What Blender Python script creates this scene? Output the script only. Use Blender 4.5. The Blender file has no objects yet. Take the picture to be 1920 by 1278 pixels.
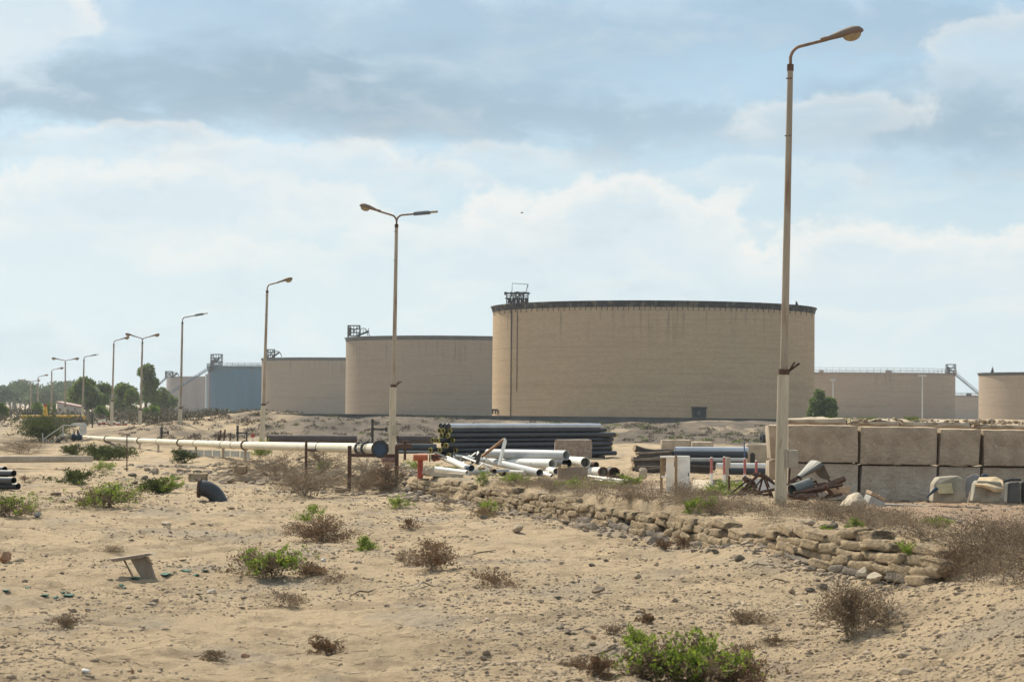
import bpy, math, random
import numpy as np
from mathutils import Vector, Matrix, Quaternion
random.seed(7); RNG = np.random.default_rng(7)
sc = bpy.context.scene; C = sc.collection
R = math.radians

# ---------------------------------------------------------------- camera
FPX = 3900.0; CAMZ = 2.2; PITCH = math.atan((755-639)/FPX); ROLL = R(0.45)
cam = bpy.data.cameras.new('camera'); co = bpy.data.objects.new('camera', cam); C.objects.link(co)
cam.sensor_width = 36; cam.lens = 36*FPX/1920; cam.clip_end = 20000; cam.clip_start = .1
CM = Matrix.Translation((0, 0, CAMZ)) @ Matrix.Rotation(R(90)+PITCH, 4, 'X') @ Matrix.Rotation(ROLL, 4, 'Z')
co.matrix_world = CM
sc.camera = co
cam.dof.use_dof = True; cam.dof.focus_distance = 48; cam.dof.aperture_fstop = 5.0
CR = CM.to_3x3()

def ray(px, py):
    v = CR @ Vector(((px-960)/FPX, -(py-639)/FPX, -1.0))
    return v/v.y

def at(px, py, d):
    v = ray(px, py)
    return Vector((v.x*d, d, CAMZ+v.z*d))

# ---------------------------------------------------------------- light
SUN_AZ, SUN_EL = R(-33), R(45)
sd = Vector((math.sin(SUN_AZ)*math.cos(SUN_EL), math.cos(SUN_AZ)*math.cos(SUN_EL), math.sin(SUN_EL)))
sl = bpy.data.lights.new('sun', 'SUN'); sl.energy = 5.0; sl.angle = R(0.6); sl.color = (1, .91, .73)
so = bpy.data.objects.new('sun', sl); C.objects.link(so); so.rotation_euler = sd.to_track_quat('Z', 'Y').to_euler()
so.location = (0, 0, 60)
sc.view_settings.view_transform = 'Standard'; sc.view_settings.look = 'None'
sc.view_settings.gamma = 1; sc.view_settings.exposure = 0.28
sc.view_settings.use_curve_mapping = False

def build_world():
    w = bpy.data.worlds.new('World'); sc.world = w; w.use_nodes = True
    nt = w.node_tree; N = nt.nodes; L = nt.links
    for n in list(N): N.remove(n)
    out = N.new('ShaderNodeOutputWorld')
    bg = N.new('ShaderNodeBackground'); L.new(bg.outputs[0], out.inputs[0]); bg.inputs[1].default_value = 0.1
    sky = N.new('ShaderNodeTexSky'); sky.sky_type = 'NISHITA'; sky.sun_disc = False
    sky.sun_elevation = SUN_EL; sky.sun_rotation = SUN_AZ; sky.dust_density = 1.5; sky.air_density = 1.0; sky.ozone_density = 1.5
    tc = N.new('ShaderNodeTexCoord')
    sep = N.new('ShaderNodeSeparateXYZ'); L.new(tc.outputs['Generated'], sep.inputs[0])
    def math_(op, a, b=None, c=None, clamp=False):
        n = N.new('ShaderNodeMath'); n.operation = op; n.use_clamp = clamp
        for i, v in enumerate((a, b, c)):
            if v is None: continue
            if isinstance(v, (int, float)): n.inputs[i].default_value = v
            else: L.new(v, n.inputs[i])
        return n.outputs[0]
    def noise(sx, sz, scale, det, rough=.55, off=(0, 0, 0), dist=0):
        mp = N.new('ShaderNodeMapping'); mp.inputs['Scale'].default_value = (sx, sx, sz); mp.inputs['Location'].default_value = off
        L.new(tc.outputs['Generated'], mp.inputs[0])
        n = N.new('ShaderNodeTexNoise'); n.inputs['Scale'].default_value = scale; n.inputs['Detail'].default_value = det
        n.inputs['Roughness'].default_value = rough; n.inputs['Distortion'].default_value = dist
        L.new(mp.outputs[0], n.inputs['Vector']); return n.outputs[0]
    def sstep(x, a, b):
        n = N.new('ShaderNodeMapRange'); n.interpolation_type = 'SMOOTHSTEP'
        L.new(x, n.inputs[0]); n.inputs[1].default_value = a; n.inputs[2].default_value = b
        return n.outputs[0]
    def mix(f, a, b):
        n = N.new('ShaderNodeMix'); n.data_type = 'RGBA'
        if isinstance(f, (int, float)): n.inputs[0].default_value = f
        else: L.new(f, n.inputs[0])
        for k, v in ((6, a), (7, b)):
            if isinstance(v, tuple): n.inputs[k].default_value = (v[0], v[1], v[2], 1)
            else: L.new(v, n.inputs[k])
        return n.outputs[2]
    def mix_f(f, a, b):
        return math_('ADD', math_('MULTIPLY', a, math_('SUBTRACT', 1.0, f)), math_('MULTIPLY', b, f))
    X, Y, Z = sep.outputs
    n1 = noise(1, 2.2, 9, 7, .58, (3.1, 0, 1.7))
    n2 = noise(1, 2.6, 22, 8, .6, (0, 4, 0), .3)
    n3 = noise(1, 3.2, 4, 5, .5, (8, 2, 5))
    wz = math_('ADD', Z, math_('MULTIPLY', math_('SUBTRACT', n1, .5), .09))
    wx = math_('ADD', X, math_('MULTIPLY', math_('SUBTRACT', n3, .5), .16))
    wz2 = math_('ADD', math_('ADD', Z, math_('MULTIPLY', math_('SUBTRACT', n1, .5), .045)), math_('MULTIPLY', math_('SUBTRACT', n2, .5), .055))
    def blob(cx, cz, rx, rz, soft=.6):       # a cloud at a fixed bearing and height of the sky
        dx = math_('DIVIDE', math_('SUBTRACT', wx, cx), rx); dz = math_('DIVIDE', math_('SUBTRACT', wz2, cz), rz)
        d = math_('SQRT', math_('ADD', math_('MULTIPLY', dx, dx), math_('MULTIPLY', dz, dz)))
        return sstep(d, 1.0, 1.0-soft)
    def px(x, y): return ((x-960)/FPX, (755-y)/FPX)
    mul = N.new('ShaderNodeMix'); mul.data_type = 'RGBA'; mul.blend_type = 'MULTIPLY'; mul.inputs[0].default_value = 1
    L.new(sky.outputs[0], mul.inputs[6]); mul.inputs[7].default_value = (1.0, 1.0, 1.0, 1)
    col = mul.outputs[2]
    col = mix(.60, col, SKY_BASE)
    # pale haze that thickens towards the horizon
    hz = sstep(Z, .16, .0)
    col = mix(math_('MULTIPLY', hz, .85), col, SKY_HAZE)
    # dark slate cloud layer high up
    for (x, y, rx, ry, k) in DARKS:
        c = px(x, y); col = mix(math_('MULTIPLY', blob(c[0], c[1], rx/FPX, ry/FPX, .85), k), col, SKY_DARK)
    # pale cloud banks: crisp billowing tops, shaded bellies that fade out below
    nC = noise(1, 1.35, 34, 9, .62, (2, 5, 1), .15); nD = noise(1, 1.5, 13, 6, .55, (6, 1, 4))
    for (x, y, rx, ry, k) in WHITES:
        c = px(x, y); rx = rx*1.15/FPX; ry = ry*1.1/FPX
        dx = math_('DIVIDE', math_('SUBTRACT', wx, c[0]), rx); dz = math_('DIVIDE', math_('SUBTRACT', Z, c[1]), ry)
        fld = math_('SUBTRACT', 1.0, math_('SQRT', math_('ADD', math_('MULTIPLY', dx, dx), math_('MULTIPLY', dz, dz))))
        fld = math_('ADD', fld, math_('ADD', math_('MULTIPLY', math_('SUBTRACT', nC, .5), 1.5), math_('MULTIPLY', math_('SUBTRACT', nD, .5), 1.6)))
        top = sstep(fld, -.05, .28); soft = sstep(fld, -.5, .75)
        m_ = mix_f(sstep(dz, -.9, .35), soft, top)
        m_ = math_('MULTIPLY', m_, k*.92)
        lit = sstep(fld, .75, .1)
        body = mix(math_('MULTIPLY', lit, sstep(dz, -.8, .3)), SKY_SHADE, SKY_WHITE)
        col = mix(m_, col, body)
    # fine billow texture all over the sky
    tex = math_('MULTIPLY', sstep(n2, .44, .72), sstep(Z, .3, .05))
    col = mix(math_('MULTIPLY', tex, .30), col, SKY_WHITE)
    tex2 = sstep(noise(1, 2.4, 14, 8, .62, (1, 7, 3), .2), .5, .75)
    col = mix(math_('MULTIPLY', tex2, .22), col, SKY_DARK)
    # thin overcast for the rest of the dome
    hi = math_('MULTIPLY', sstep(n3, .35, .65), sstep(Z, .2, .4))
    col = mix(math_('MULTIPLY', math_('ADD', math_('MULTIPLY', hi, .3), math_('MULTIPLY', sstep(Z, .22, .42), .22)), 1.0), col, SKY_WHITE)
    L.new(col, bg.inputs[0])
SKY_BASE = (3.5, 5.25, 6.5)
SKY_HAZE = (6.5, 7.45, 7.8)
SKY_DARK = (2.9, 3.95, 4.85)
SKY_SHADE = (6.0, 6.8, 7.2)
SKY_WHITE = (8.0, 7.8, 7.3)
DARKS = [(800, 60, 1100, 150, .5), (620, 190, 760, 120, .9), (60, 220, 500, 90, .75), (1750, 240, 460, 130, .75), (1150, 240, 500, 90, .6), (1700, 60, 500, 80, .4)]
WHITES = [(30, 60, 130, 130, .8), (260, 410, 380, 95, .75), (620, 330, 240, 50, .4), (950, 500, 600, 70, .4), (1180, 420, 260, 95, .85), (1000, 300, 160, 40, .4),
          (1700, 490, 230, 75, .8), (1620, 235, 170, 60, .45), (1880, 120, 180, 80, .45), (250, 280, 220, 40, .5), (560, 310, 250, 40, .45), (1450, 330, 200, 40, .3), (1550, 620, 500, 50, .25)]
build_world()

# ---------------------------------------------------------------- noise + terrain
def _hash(ix, iy, s):
    h = (ix.astype(np.int64)*374761393 + iy.astype(np.int64)*668265263 + s*1442695041) & 0x7fffffff
    h = ((h ^ (h >> 13))*1274126177) & 0x7fffffff
    h = (h ^ (h >> 16)) & 0xffff
    return h/65535.0
def vnoise(x, y, s=0):
    ix = np.floor(x); iy = np.floor(y); fx = x-ix; fy = y-iy
    fx = fx*fx*(3-2*fx); fy = fy*fy*(3-2*fy)
    a = _hash(ix, iy, s); b = _hash(ix+1, iy, s); c = _hash(ix, iy+1, s); d = _hash(ix+1, iy+1, s)
    return (a*(1-fx)+b*fx)*(1-fy)+(c*(1-fx)+d*fx)*fy - .5
def smooth(t):
    t = np.clip(t, 0, 1); return t*t*(3-2*t)
XW_Y = [0, 10, 16, 20, 24, 26.5, 28.5, 30, 33, 35.5, 38, 44, 50, 55, 60, 70, 84, 117, 146, 200, 5000]
XW_X = [14, 11, 8.6, 7.3, 5.95, 5.3, 4.7, 4.15, 3.72, 3.0, 2.34, .9, -.77, -2.68, -4.6, -8.5, -14, -24, -34, -42, -42]
def xw(y): return np.interp(y, XW_Y, XW_X)
def ground(x, y, fine=True):
    x = np.asarray(x, float); y = np.asarray(y, float)
    low = np.interp(y, [0, 10, 16, 22, 27, 40, 60, 100, 150, 200], [.3, .12, .03, -.1, -.16, -.24, -.33, -.5, -.8, -.9])
    low = low + .6*smooth((x-2.5)/3.0)*smooth((26-y)/5.0)
    low = low + .3*np.exp(-((x-3.55)**2/.5+(y-31.2)**2/5.0))
    low = low + .12*smooth((-x-3)/8)*smooth((y-30)/20)*smooth((75-y)/20)
    up = np.interp(y, [0, 16, 20, 27, 33, 38, 45, 55, 75, 110, 125, 200], [.4, .45, .5, .45, .3, .36, .26, .2, 0, -.1, -.1, -.1])
    up = up - .36*smooth((x-xw(y)-2.2)/2.0)*smooth((y-36)/9)*smooth((64-y)/6)*smooth((x-4)/2)
    up = up - .025*np.maximum(0, -x-8)*smooth((y-60)/20)
    wid = np.interp(y, [0, 20, 25, 27, 54, 62, 75, 150], [3, 2, .8, .35, .35, 1.5, 5, 10])
    s = (x-xw(y))*.95
    z = low+(up-low)*smooth((s+.02)/wid)
    xe = x/np.maximum(y, 1)*150
    crest = np.interp(xe, [-40, -32, -29, -24, -20, -17.7, -13, 0, 18.5, 60], [-.6, -.5, -.2, .55, 1.1, 1.38, 1.12, .9, .78, .7])
    tb = smooth((y-124)/24)
    z = z*(1-tb)+np.maximum(crest, z)*tb
    far = np.interp(y, [150, 200, 350, 500, 800, 1200, 3000], [-.1, -.5, -.6, -.9, -2.9, -4.5, -5])
    tf = smooth((y-161)/60)
    z = z*(1-tf)+far*tf
    if fine:
        near = np.clip(60/np.maximum(y, 1), 0, 1)
        z = z+.16*vnoise(x/5, y/5, 1)*smooth(y/60+.3)+.12*vnoise(x/1.7, y/1.7, 2)+.06*vnoise(x/.6, y/.75, 3)+near*(.055*vnoise(x/.24, y/.30, 4)+.036*vnoise(x/.10, y/.14, 5))
        for off in (0, 1.55):                       # tyre ruts curving over the sand at the left
            xc = -8.6+off+.26*(y-31)+.4*np.sin(y/5); dd = (x-xc)*.9
            z = z+smooth((y-27)/4)*smooth((52-y)/6)*(-.055*np.exp(-(dd/.14)**2)+.03*np.exp(-((np.abs(dd)-.26)/.09)**2)+.012*np.sin(y*14)*np.exp(-(dd/.12)**2))
        m = smooth((y-118)/15)*smooth((165-y)/8)
        z = z+m*(.5*vnoise(x/6, y/9, 6)+.3*vnoise(x/2.2, y/4, 7))
    return z
def gz(x, y): return float(ground(np.array([x]), np.array([y]))[0])
_D = 11*np.exp(np.arange(0, 1400)*.0025)
def hit(px, py):
    v = ray(px, py)
    zr = CAMZ+v.z*_D; g = ground(v.x*_D, _D)
    k = np.argmax(zr < g)
    if zr[k] >= g[k]: k = 600
    d = _D[k]
    return Vector((v.x*d, d, float(g[k])))

# ---------------------------------------------------------------- materials
MATS = {}
def M(name, col, rough=.8, var=.2, scale=4, bump=0, bscale=30, metal=0, col2=None, lo=.35, hi=.65, bdist=.02, col3=None, s3=1.0, lo3=.55, hi3=.7, stretch=(1, 1, 1), transl=0, island=0, spec=None):
    if name in MATS: return MATS[name]
    m = bpy.data.materials.new(name); m.use_nodes = True; nt = m.node_tree; N = nt.nodes; L = nt.links
    b = N['Principled BSDF']; b.inputs['Roughness'].default_value = rough; b.inputs['Metallic'].default_value = metal
    if spec is not None: b.inputs['Specular IOR Level'].default_value = spec
    tc = N.new('ShaderNodeTexCoord'); mp = N.new('ShaderNodeMapping'); mp.inputs['Scale'].default_value = stretch
    L.new(tc.outputs['Object'], mp.inputs[0])
    def nz(s, det=6, w=0):
        n = N.new('ShaderNodeTexNoise'); n.inputs['Scale'].default_value = s; n.inputs['Detail'].default_value = det; n.inputs['Roughness'].default_value = .6
        L.new(mp.outputs[0], n.inputs['Vector']); return n.outputs[0]
    def ramp(x, a, c):
        r = N.new('ShaderNodeMapRange'); L.new(x, r.inputs[0]); r.inputs[1].default_value = a; r.inputs[2].default_value = c; return r.outputs[0]
    def mixc(f, a, c):
        n = N.new('ShaderNodeMix'); n.data_type = 'RGBA'
        L.new(f, n.inputs[0])
        for k, v in ((6, a), (7, c)):
            if isinstance(v, tuple): n.inputs[k].default_value = (v[0], v[1], v[2], 1)
            else: L.new(v, n.inputs[k])
        return n.outputs[2]
    if col2 is None: ca = tuple(c*(1-var) for c in col); cb = tuple(min(1, c*(1+var)) for c in col)
    else: ca, cb = col, col2
    c = mixc(ramp(nz(scale), lo, hi), ca, cb)
    if col3: c = mixc(ramp(nz(s3, 8), lo3, hi3), c, col3)
    if island:
        g = N.new('ShaderNodeNewGeometry'); hs = N.new('ShaderNodeHueSaturation')
        L.new(ramp(g.outputs['Random Per Island'], 0, 1), hs.inputs['Value'])
        r = hs.inputs['Value'].links[0].from_node; r.inputs[3].default_value = 1-island; r.inputs[4].default_value = 1+island
        L.new(c, hs.inputs['Color']); c = hs.outputs[0]
    L.new(c, b.inputs['Base Color'])
    if bump:
        bp = N.new('ShaderNodeBump'); bp.inputs['Strength'].default_value = bump; bp.inputs['Distance'].default_value = bdist
        L.new(nz(bscale, 8), bp.inputs['Height']); L.new(bp.outputs[0], b.inputs['Normal'])
    if transl:
        t = N.new('ShaderNodeBsdfTranslucent'); L.new(c, t.inputs[0]); ms = N.new('ShaderNodeMixShader'); ms.inputs[0].default_value = transl
        L.new(b.outputs[0], ms.inputs[1]); L.new(t.outputs[0], ms.inputs[2]); L.new(ms.outputs[0], N['Material Output'].inputs[0])
    MATS[name] = m; return m

def ground_mat():
    m = bpy.data.materials.new('sand'); m.use_nodes = True; nt = m.node_tree; N = nt.nodes; L = nt.links
    b = N['Principled BSDF']; b.inputs['Roughness'].default_value = .95; b.inputs['Specular IOR Level'].default_value = .15
    tc = N.new('ShaderNodeTexCoord')
    def nz(s, det=6, r=.6, st=(1, 1, 1)):
        mp = N.new('ShaderNodeMapping'); mp.inputs['Scale'].default_value = st; L.new(tc.outputs['Object'], mp.inputs[0])
        n = N.new('ShaderNodeTexNoise'); n.inputs['Scale'].default_value = s; n.inputs['Detail'].default_value = det; n.inputs['Roughness'].default_value = r
        L.new(mp.outputs[0], n.inputs['Vector']); return n.outputs[0]
    def ramp(x, a, c, lo=0, hi=1):
        r = N.new('ShaderNodeMapRange'); r.interpolation_type = 'SMOOTHSTEP'; L.new(x, r.inputs[0]); r.inputs[1].default_value = a; r.inputs[2].default_value = c
        r.inputs[3].default_value = lo; r.inputs[4].default_value = hi; return r.outputs[0]
    def mixc(f, a, c):
        n = N.new('ShaderNodeMix'); n.data_type = 'RGBA'; L.new(f, n.inputs[0])
        for k, v in ((6, a), (7, c)):
            if isinstance(v, tuple): n.inputs[k].default_value = (v[0], v[1], v[2], 1)
            else: L.new(v, n.inputs[k])
        return n.outputs[2]
    def mul(a, b_):
        n = N.new('ShaderNodeMath'); n.operation = 'MULTIPLY'; n.use_clamp = True
        for i, v in enumerate((a, b_)):
            if isinstance(v, (int, float)): n.inputs[i].default_value = v
            else: L.new(v, n.inputs[i])
        return n.outputs[0]
    c = mixc(ramp(nz(.35, 8), .3, .7), (.565, .43, .28), (.46, .355, .235))
    c = mixc(mul(ramp(nz(1.1, 8, .7), .47, .62), .7), c, (.29, .215, .14))        # damp and gravelly patches
    c = mixc(mul(ramp(nz(.5, 6, .6, (1, .6, 1)), .52, .66), .5), c, (.30, .27, .235))   # grey ashy dust
    c = mixc(mul(ramp(nz(24, 5, .75), .55, .7), .55), c, (.22, .17, .12))        # grit
    c = mixc(mul(ramp(nz(60, 3, .75), .58, .72), .5), c, (.16, .13, .10))
    # attribute: scrubby gravel of the bank and pinkish yard
    at_ = N.new('ShaderNodeAttribute'); at_.attribute_name = 'zone'
    sp = N.new('ShaderNodeSeparateColor'); L.new(at_.outputs['Color'], sp.inputs[0])
    grav = mixc(ramp(nz(.9, 8, .7, (1, .35, 1)), .35, .65), (.115, .095, .078), (.19, .152, .117))
    grav = mixc(mul(ramp(nz(.35, 6, .6, (1, .3, 1)), .58, .68), .6), grav, (.48, .38, .26))
    c = mixc(sp.outputs[0], c, grav)
    c = mixc(mul(sp.outputs[1], .8), c, (.40, .275, .19))
    L.new(c, b.inputs['Base Color'])
    h1 = nz(7, 8, .65); h2 = nz(28, 6, .7)
    ad = N.new('ShaderNodeMath'); ad.operation = 'MULTIPLY_ADD'; L.new(h2, ad.inputs[0]); ad.inputs[1].default_value = .35; L.new(h1, ad.inputs[2])
    bp = N.new('ShaderNodeBump'); bp.inputs['Strength'].default_value = 1.0; bp.inputs['Distance'].default_value = .10
    L.new(ad.outputs[0], bp.inputs['Height']); L.new(bp.outputs[0], b.inputs['Normal'])
    return m

def brick_mat(name, ca, cb, cm, stain, H, dark=(.10, .09, .085), st=.6):
    m = bpy.data.materials.new(name); m.use_nodes = True; nt = m.node_tree; N = nt.nodes; L = nt.links
    b = N['Principled BSDF']; b.inputs['Roughness'].default_value = .92; b.inputs['Specular IOR Level'].default_value = .15
    uv = N.new('ShaderNodeUVMap'); uv.uv_map = 'UVMap'
    sep = N.new('ShaderNodeSeparateXYZ'); L.new(uv.outputs[0], sep.inputs[0])
    def nz(s, det=6, r=.6, sc_=(1, 1, 1), loc=(0, 0, 0)):
        mp = N.new('ShaderNodeMapping'); mp.inputs['Scale'].default_value = sc_; mp.inputs['Location'].default_value = loc; L.new(uv.outputs[0], mp.inputs[0])
        n = N.new('ShaderNodeTexNoise'); n.inputs['Scale'].default_value = s; n.inputs['Detail'].default_value = det; n.inputs['Roughness'].default_value = r
        L.new(mp.outputs[0], n.inputs['Vector']); return n.outputs[0]
    def ramp(x, a, c, lo=0, hi=1):
        r = N.new('ShaderNodeMapRange'); L.new(x, r.inputs[0]); r.inputs[1].default_value = a; r.inputs[2].default_value = c
        r.inputs[3].default_value = lo; r.inputs[4].default_value = hi; return r.outputs[0]
    def mul(a, b_):
        n = N.new('ShaderNodeMath'); n.operation = 'MULTIPLY'; n.use_clamp = True
        for i, v in enumerate((a, b_)):
            if isinstance(v, (int, float)): n.inputs[i].default_value = v
            else: L.new(v, n.inputs[i])
        return n.outputs[0]
    def mixc(f, a, c):
        n = N.new('ShaderNodeMix'); n.data_type = 'RGBA'; L.new(f, n.inputs[0])
        for k, v in ((6, a), (7, c)):
            if isinstance(v, tuple): n.inputs[k].default_value = (v[0], v[1], v[2], 1)
            else: L.new(v, n.inputs[k])
        return n.outputs[2]
    br = N.new('ShaderNodeTexBrick'); L.new(uv.outputs[0], br.inputs['Vector'])
    br.inputs['Color1'].default_value = (*ca, 1); br.inputs['Color2'].default_value = (*cb, 1); br.inputs['Mortar'].default_value = (*cm, 1)
    br.inputs['Scale'].default_value = 1; br.inputs['Brick Width'].default_value = .62; br.inputs['Row Height'].default_value = .30
    br.inputs['Mortar Size'].default_value = .035; br.inputs['Mortar Smooth'].default_value = .4; br.inputs['Bias'].default_value = -.1
    c = br.outputs[0]
    c = mixc(mul(ramp(nz(.12, 6), .4, .65), .45), c, stain)                       # large warm and cool clouds
    c = mixc(mul(ramp(nz(1, 6, .7, (.07, 2.6, 1)), .48, .64), .55), c, tuple(x*.66 for x in ca))     # courses that weathered alike
    c = mixc(mul(ramp(nz(1.6, 4, .7, (1, 2.2, 1)), .63, .70), .5), c, tuple(x*.5 for x in ca))    # chipped bricks
    V = sep.outputs[1]
    # drip stains below the rim
    dr = mul(ramp(nz(1, 5, .7, (1.1, .05, 1), (5, 2, 0)), .54, .70), ramp(V, H-5.5, H-.4))
    c = mixc(mul(dr, st), c, dark)
    for hb, wb in ((H*.705, .16), (H*.345, .55)):
        n = N.new('ShaderNodeMath'); n.operation = 'SUBTRACT'; L.new(V, n.inputs[0]); n.inputs[1].default_value = hb
        n2 = N.new('ShaderNodeMath'); n2.operation = 'ABSOLUTE'; L.new(n.outputs[0], n2.inputs[0])
        c = mixc(mul(mul(ramp(n2.outputs[0], wb, wb*.4), ramp(nz(1, 3, .6, (.15, .1, 1)), .3, .6)), .4), c, tuple(x*.6 for x in ca))
    L.new(c, b.inputs['Base Color'])
    MATS[name] = m; return m

# ---------------------------------------------------------------- object helpers
OFF = {}
def thing(name, label, cat, loc=(0, 0, 0), group=None, kind=None):
    o = bpy.data.objects.new(name, None); C.objects.link(o); o.location = loc; o.empty_display_size = .2
    o['label'] = label; o['category'] = cat
    if group: o['group'] = group
    if kind: o['kind'] = kind
    OFF[o.name] = Vector(loc); return o
def tag(o, label=None, cat=None, group=None, kind=None):
    if label: o['label'] = label
    if cat: o['category'] = cat
    if group: o['group'] = group
    if kind: o['kind'] = kind
    return o
def link(name, me, mat, parent=None, origin=None):
    o = bpy.data.objects.new(name, me); C.objects.link(o)
    if mat: me.materials.append(mat)
    if parent: o.parent = parent; OFF[o.name] = OFF[parent.name]
    else:
        o.location = origin or (0, 0, 0); OFF[o.name] = Vector(origin or (0, 0, 0))
    return o
def frame(d):
    d = d.normalized(); a = Vector((0, 0, 1)) if abs(d.z) < .95 else Vector((1, 0, 0))
    u = d.cross(a).normalized(); v = u.cross(d).normalized(); return u, v
class MB:
    def __init__(s): s.v = []; s.f = []; s.sm = []
    def add(s, vs, fs, sm=False):
        b = len(s.v); s.v += [Vector(x) for x in vs]; s.f += [tuple(b+i for i in f) for f in fs]; s.sm += [sm]*len(fs); return s
    def box(s, c, size, rz=0, rot=None, jit=0, bev=0):
        c = Vector(c); sx, sy, sz = size[0]/2, size[1]/2, size[2]/2
        m = rot if rot is not None else Matrix.Rotation(rz, 3, 'Z')
        if bev:
            P = []; b = bev                                       # chamfered box: three vertices at each corner
            for z in (-1, 1):
                for y in (-1, 1):
                    for x in (-1, 1):
                        j = Vector((random.uniform(-jit, jit), random.uniform(-jit, jit), random.uniform(-jit, jit)))
                        for k in range(3):
                            q = Vector((x*(sx-(b if k != 0 else 0)), y*(sy-(b if k != 1 else 0)), z*(sz-(b if k != 2 else 0))))
                            P.append(c+m @ (q+j))
            I = lambda x, y, z, k: ((z > 0)*4+(y > 0)*2+(x > 0))*3+k
            F = []
            for sg in (-1, 1):
                F.append([I(sg, -1, -1, 0), I(sg, 1, -1, 0), I(sg, 1, 1, 0), I(sg, -1, 1, 0)][::sg])
                F.append([I(-1, sg, -1, 1), I(-1, sg, 1, 1), I(1, sg, 1, 1), I(1, sg, -1, 1)][::sg])
                F.append([I(-1, -1, sg, 2), I(1, -1, sg, 2), I(1, 1, sg, 2), I(-1, 1, sg, 2)][::sg])
            for a in (-1, 1):
                for b_ in (-1, 1):
                    F.append([I(a, b_, -1, 0), I(a, b_, 1, 0), I(a, b_, 1, 1), I(a, b_, -1, 1)][::(-a*b_)])
                    F.append([I(-1, a, b_, 1), I(1, a, b_, 1), I(1, a, b_, 2), I(-1, a, b_, 2)][::(-a*b_)])
                    F.append([I(a, -1, b_, 0), I(a, 1, b_, 0), I(a, 1, b_, 2), I(a, -1, b_, 2)][::(a*b_)])
                    for z in (-1, 1): F.append([I(a, b_, z, 0), I(a, b_, z, 1), I(a, b_, z, 2)][::(a*b_*z)])
            return s.add(P, F)
        P = [c+m @ Vector((x*sx+random.uniform(-jit, jit), y*sy+random.uniform(-jit, jit), z*sz+random.uniform(-jit, jit))) for z in (-1, 1) for y in (-1, 1) for x in (-1, 1)]
        return s.add(P, [(0, 2, 3, 1), (4, 5, 7, 6), (0, 1, 5, 4), (2, 6, 7, 3), (0, 4, 6, 2), (1, 3, 7, 5)])
    def tube(s, pts, r, n=10, caps=True):
        pts = [Vector(p) for p in pts]; rs = r if isinstance(r, (list, tuple)) else [r]*len(pts)
        vs = []; fs = []; u = None
        for i, p in enumerate(pts):
            t = (pts[min(i+1, len(pts)-1)]-pts[max(i-1, 0)]).normalized()
            if u is None: u, v = frame(t)
            else: u = (u-t*u.dot(t)).normalized(); v = u.cross(t).normalized()
            for k in range(n):
                a = 2*math.pi*k/n; vs.append(p+(u*math.cos(a)+v*math.sin(a))*rs[i])
        for i in range(len(pts)-1):
            for k in range(n): fs.append((i*n+k, i*n+(k+1) % n, (i+1)*n+(k+1) % n, (i+1)*n+k))
        s.add(vs, fs, n > 4)
        if caps:
            b = len(s.v)-len(vs)
            s.f.append(tuple(b+k for k in range(n))[::-1]); s.f.append(tuple(b+(len(pts)-1)*n+k for k in range(n))); s.sm += [False]*2
        return s
    def pipe(s, a, b, r, th=None, n=24):               # hollow pipe, open at both ends
        a = Vector(a); b = Vector(b); th = th or r*.08; d = (b-a); u, v = frame(d); ln = d.length; d = d.normalized()
        dep = min(ln*.49, r*6)
        rings = [(a+d*dep, r-th), (a, r-th), (a, r), (b, r), (b, r-th), (b-d*dep, r-th)]
        vs = [p+(u*math.cos(2*math.pi*k/n)+v*math.sin(2*math.pi*k/n))*q for p, q in rings for k in range(n)]
        fs = []; 
        for i in range(5):
            for k in range(n): fs.append((i*n+(k+1) % n, i*n+k, (i+1)*n+k, (i+1)*n+(k+1) % n))
        s.add(vs, fs, True)
        bb = len(s.v)-len(vs); s.f.append(tuple(bb+k for k in range(n))); s.f.append(tuple(bb+5*n+k for k in range(n))[::-1]); s.sm += [False]*2
        return s
    def ring(s, c, d, r0, r1, w, n=24):                # flange or collar
        c = Vector(c); d = Vector(d).normalized(); u, v = frame(d)
        rg = [(c-d*w/2, r0), (c-d*w/2, r1), (c+d*w/2, r1), (c+d*w/2, r0)]
        vs = [p+(u*math.cos(2*math.pi*k/n)+v*math.sin(2*math.pi*k/n))*q for p, q in rg for k in range(n)]
        fs = [(i*n+k, i*n+(k+1) % n, ((i+1) % 4)*n+(k+1) % n, ((i+1) % 4)*n+k) for i in range(4) for k in range(n)]
        return s.add(vs, fs)
    def build(s, name, mat, parent=None, origin=None, jitter=0):
        off = OFF[parent.name] if parent else Vector(origin or (0, 0, 0))
        me = bpy.data.meshes.new(name); me.from_pydata([v-off for v in s.v], [], s.f)
        me.polygons.foreach_set('use_smooth', s.sm); me.update()
        if any(s.sm): me.set_sharp_from_angle(angle=R(40))
        return link(name, me, mat, parent, origin)
def np_mesh(name, V, F, mat, parent=None, origin=(0, 0, 0), smooth_=False):
    V = np.asarray(V, np.float32); F = np.asarray(F, np.int32); k = F.shape[1]
    off = OFF[parent.name] if parent else Vector(origin)
    V = V-np.array(off, np.float32)
    me = bpy.data.meshes.new(name); me.vertices.add(len(V)); me.vertices.foreach_set('co', V.ravel())
    me.loops.add(F.size); me.loops.foreach_set('vertex_index', F.ravel())
    me.polygons.add(len(F)); me.polygons.foreach_set('loop_start', np.arange(0, F.size, k, dtype=np.int32))
    me.polygons.foreach_set('use_smooth', np.full(len(F), smooth_)); me.update(calc_edges=True); me.validate()
    return link(name, me, mat, parent, origin if not parent else None)

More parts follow.
